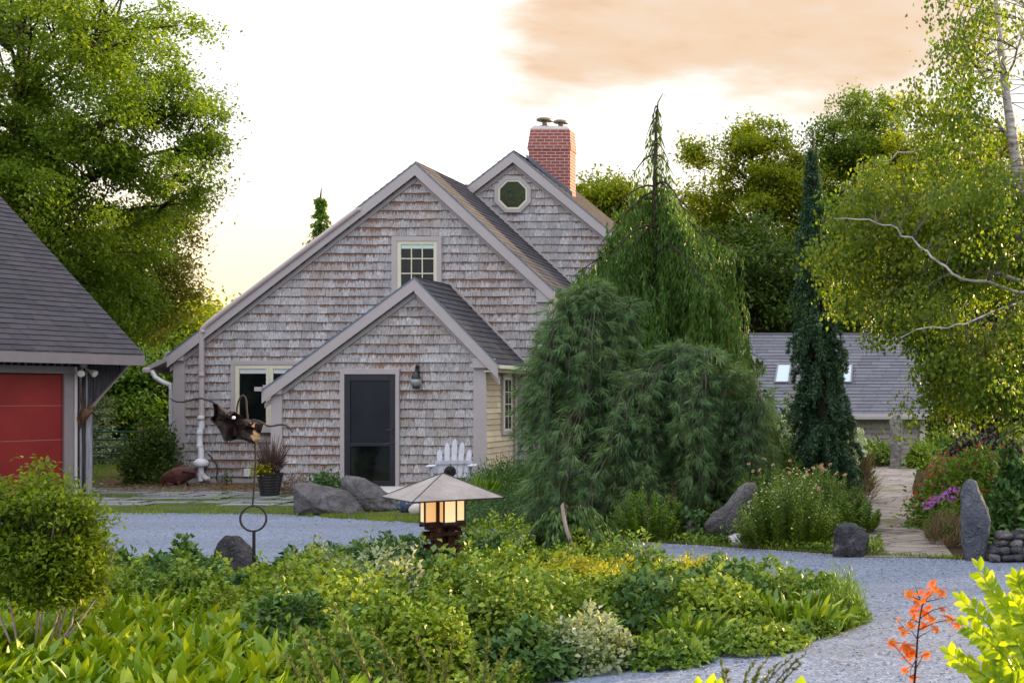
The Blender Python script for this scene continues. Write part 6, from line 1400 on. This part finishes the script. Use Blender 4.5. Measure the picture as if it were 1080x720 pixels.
o = quads('straw_litter', leafq(np.array(pts), rdir(n)*[1, 1, .2], rng.uniform(.04, .09, n), .012), M['Ldry']); prop(o, 'dry straw mulch strewn along the foot of the house wall', 'straw', kind='stuff')

# loose bigger stones and fallen leaves on the drive
P = []
while len(P) < 5200:
    px = rng.uniform(60, 1150); yb = float(np.interp(px, [60, 180, 300, 440, 520, 600, 700, 800, 900, 1010, 1150], [541, 541, 542, 551, 556, 562, 573, 579, 586, 590, 597])); y = yb+rng.random()**1.6*140 if rng.random() < .7 else yb+abs(rng.normal())*2
    p = gp(px, y)
    if not inside(np.array([p.x]), np.array([p.y]))[0]: P.append((p.x, p.y, .006))
P = np.array(P); V_ = []; F_ = []; oc = np.array([(1,0,0),(0,1,0),(-1,0,0),(0,-1,0),(0,0,1),(0,0,-1)], float); of = np.array([(0,1,4),(1,2,4),(2,3,4),(3,0,4),(1,0,5),(2,1,5),(3,2,5),(0,3,5)])
sz_ = rng.uniform(.004, .011, len(P)); V_ = (P[:, None]+(oc[None]*rng.uniform(.6, 1.3, (len(P), 6, 1))*sz_[:, None, None])*np.array([1, 1, .6])).reshape(-1, 3); F_ = (of[None]+(np.arange(len(P))*6)[:, None, None]).reshape(-1, 3)
pm_ = mat('loose bluestone chips'); t = NT(pm_); g_ = t.a('ShaderNodeNewGeometry'); t.out(t.pr(t.ramp(g_.outputs['Random Per Island'], [(0, (.06, .07, .09)), (.6, (.20, .22, .27)), (1, (.48, .50, .55))]), .8, .2))
o = npmesh('loose_gravel', V_, F_, pm_); prop(o, 'loose grey chips of stone scattered on the drive and along its edges', 'gravel', kind='stuff')
P = []
while len(P) < 300:
    px = rng.uniform(100, 1120); y = rng.uniform(550, 715); p = gp(px, y)
    if p.y < 13.2 and not inside(np.array([p.x]), np.array([p.y]))[0]: P.append((p.x, p.y, .012))
P = np.array(P); o = quads('fallen_leaves', leafq(P, rdir(len(P))*[1, 1, .1], rng.uniform(.02, .05, len(P)), .018, rdir(len(P))*.3+[0, 0, 1]), M['Ldry']); prop(o, 'small dry leaves fallen on the grey gravel', 'leaves', kind='stuff')
# ---------------------------------------------------------------- camera, sky, sun
cam = bpy.data.cameras.new('camera'); co = bpy.data.objects.new('camera', cam); COL.objects.link(co); SC.camera = co
co.location = (0, 0, H); co.rotation_euler = (R(90), 0, 0); cam.sensor_width = 36; cam.lens = 36*F/1080
cam.shift_x = -(CX-540)/1080; cam.shift_y = (HY-360)/1080; cam.clip_end = 2000; cam.clip_start = .05
cam.dof.use_dof = True; cam.dof.focus_distance = 15.0; cam.dof.aperture_fstop = 11.0
W = bpy.data.worlds.new('World'); SC.world = W; W.use_nodes = True; W.node_tree.nodes.clear(); t = NT.__new__(NT); t.t = W.node_tree; t.n = t.t.nodes
SUNAZ, SUNEL = R(44), R(7.5)      # azimuth from straight ahead towards the right, elevation
sky = t.a('ShaderNodeTexSky', sky_type='NISHITA', sun_disc=False, sun_elevation=SUNEL, sun_rotation=SUNAZ, air_density=1.0, dust_density=1.5, ozone_density=1.5)
g = t.a('ShaderNodeTexCoord').outputs['Generated']; sp = t.a('ShaderNodeSeparateXYZ'); t.l(g, sp.inputs[0])
ez = sp.outputs['Z']; ex_ = sp.outputs['X']; ey = sp.outputs['Y']
def sstep(v, a, b):
    n = t.a('ShaderNodeMapRange', interpolation_type='SMOOTHSTEP'); n.inputs['From Min'].default_value = a; n.inputs['From Max'].default_value = b; t.l(v, n.inputs['Value']); return n.outputs[0]
# thin bright overcast veil low in the west, dimmer in the east; clear blue overhead comes from the Sky Texture
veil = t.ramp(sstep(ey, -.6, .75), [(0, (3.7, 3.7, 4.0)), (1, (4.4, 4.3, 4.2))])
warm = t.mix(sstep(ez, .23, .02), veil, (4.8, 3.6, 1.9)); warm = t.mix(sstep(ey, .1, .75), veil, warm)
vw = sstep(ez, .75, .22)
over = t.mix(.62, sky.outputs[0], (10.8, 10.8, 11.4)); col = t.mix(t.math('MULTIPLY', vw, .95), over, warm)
# peach cloud bank
mp = t.map(g, (3.0, 3.0, 11.0), (1.3, .2, .35)); n = t.noise(1.7, 6, mp, .55); n2 = t.noise(4.5, 5, mp, .6)
az = t.math('DIVIDE', ex_, t.math('MAXIMUM', ey, .05)); el = t.math('DIVIDE', ez, t.math('MAXIMUM', ey, .05))
lft = sstep(t.math('ADD', az, t.math('MULTIPLY', t.math('SUBTRACT', n2, .5), .10)), -.36, -.27); rgt = sstep(az, .22, -.02)
low = sstep(t.math('ADD', t.math('ADD', el, t.math('MULTIPLY', az, -.02)), t.math('MULTIPLY', t.math('SUBTRACT', n, .5), .10)), .222, .262)
cm = t.math('MULTIPLY', t.math('MULTIPLY', lft, low), t.math('MULTIPLY', rgt, sstep(ey, .2, .5)))
dens = t.math('MULTIPLY', cm, sstep(t.math('ADD', n, t.math('MULTIPLY', n2, .5)), .50, .95))
ccol = t.ramp(dens, [(0, (3.1, 2.8, 2.4)), (.3, (2.95, 2.3, 1.7)), (.75, (2.95, 2.08, 1.36)), (1, (2.75, 1.83, 1.18))])
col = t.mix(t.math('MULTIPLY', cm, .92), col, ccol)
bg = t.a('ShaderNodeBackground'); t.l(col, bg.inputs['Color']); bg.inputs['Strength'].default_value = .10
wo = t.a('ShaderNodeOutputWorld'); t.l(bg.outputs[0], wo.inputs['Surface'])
sl = bpy.data.lights.new('sun', 'SUN'); sl.energy = 5.0; sl.angle = R(.6); sl.color = (1, .70, .38)
so = bpy.data.objects.new('sun', sl); COL.objects.link(so)
dv = Vector((math.sin(SUNAZ)*math.cos(SUNEL), math.cos(SUNAZ)*math.cos(SUNEL), math.sin(SUNEL))); so.rotation_euler = dv.to_track_quat('Z', 'Y').to_euler(); so.location = (20, 20, 20)
vs = SC.view_settings; vs.view_transform = 'Standard'; vs.look = 'None'; vs.gamma = 1; vs.use_curve_mapping = False; vs.exposure = 1.6
cy = SC.cycles; cy.max_bounces = 6; cy.diffuse_bounces = 2; cy.glossy_bounces = 3; cy.transmission_bounces = 4; cy.transparent_max_bounces = 8; cy.caustics_reflective = False; cy.caustics_refractive = False; cy.use_denoising = True
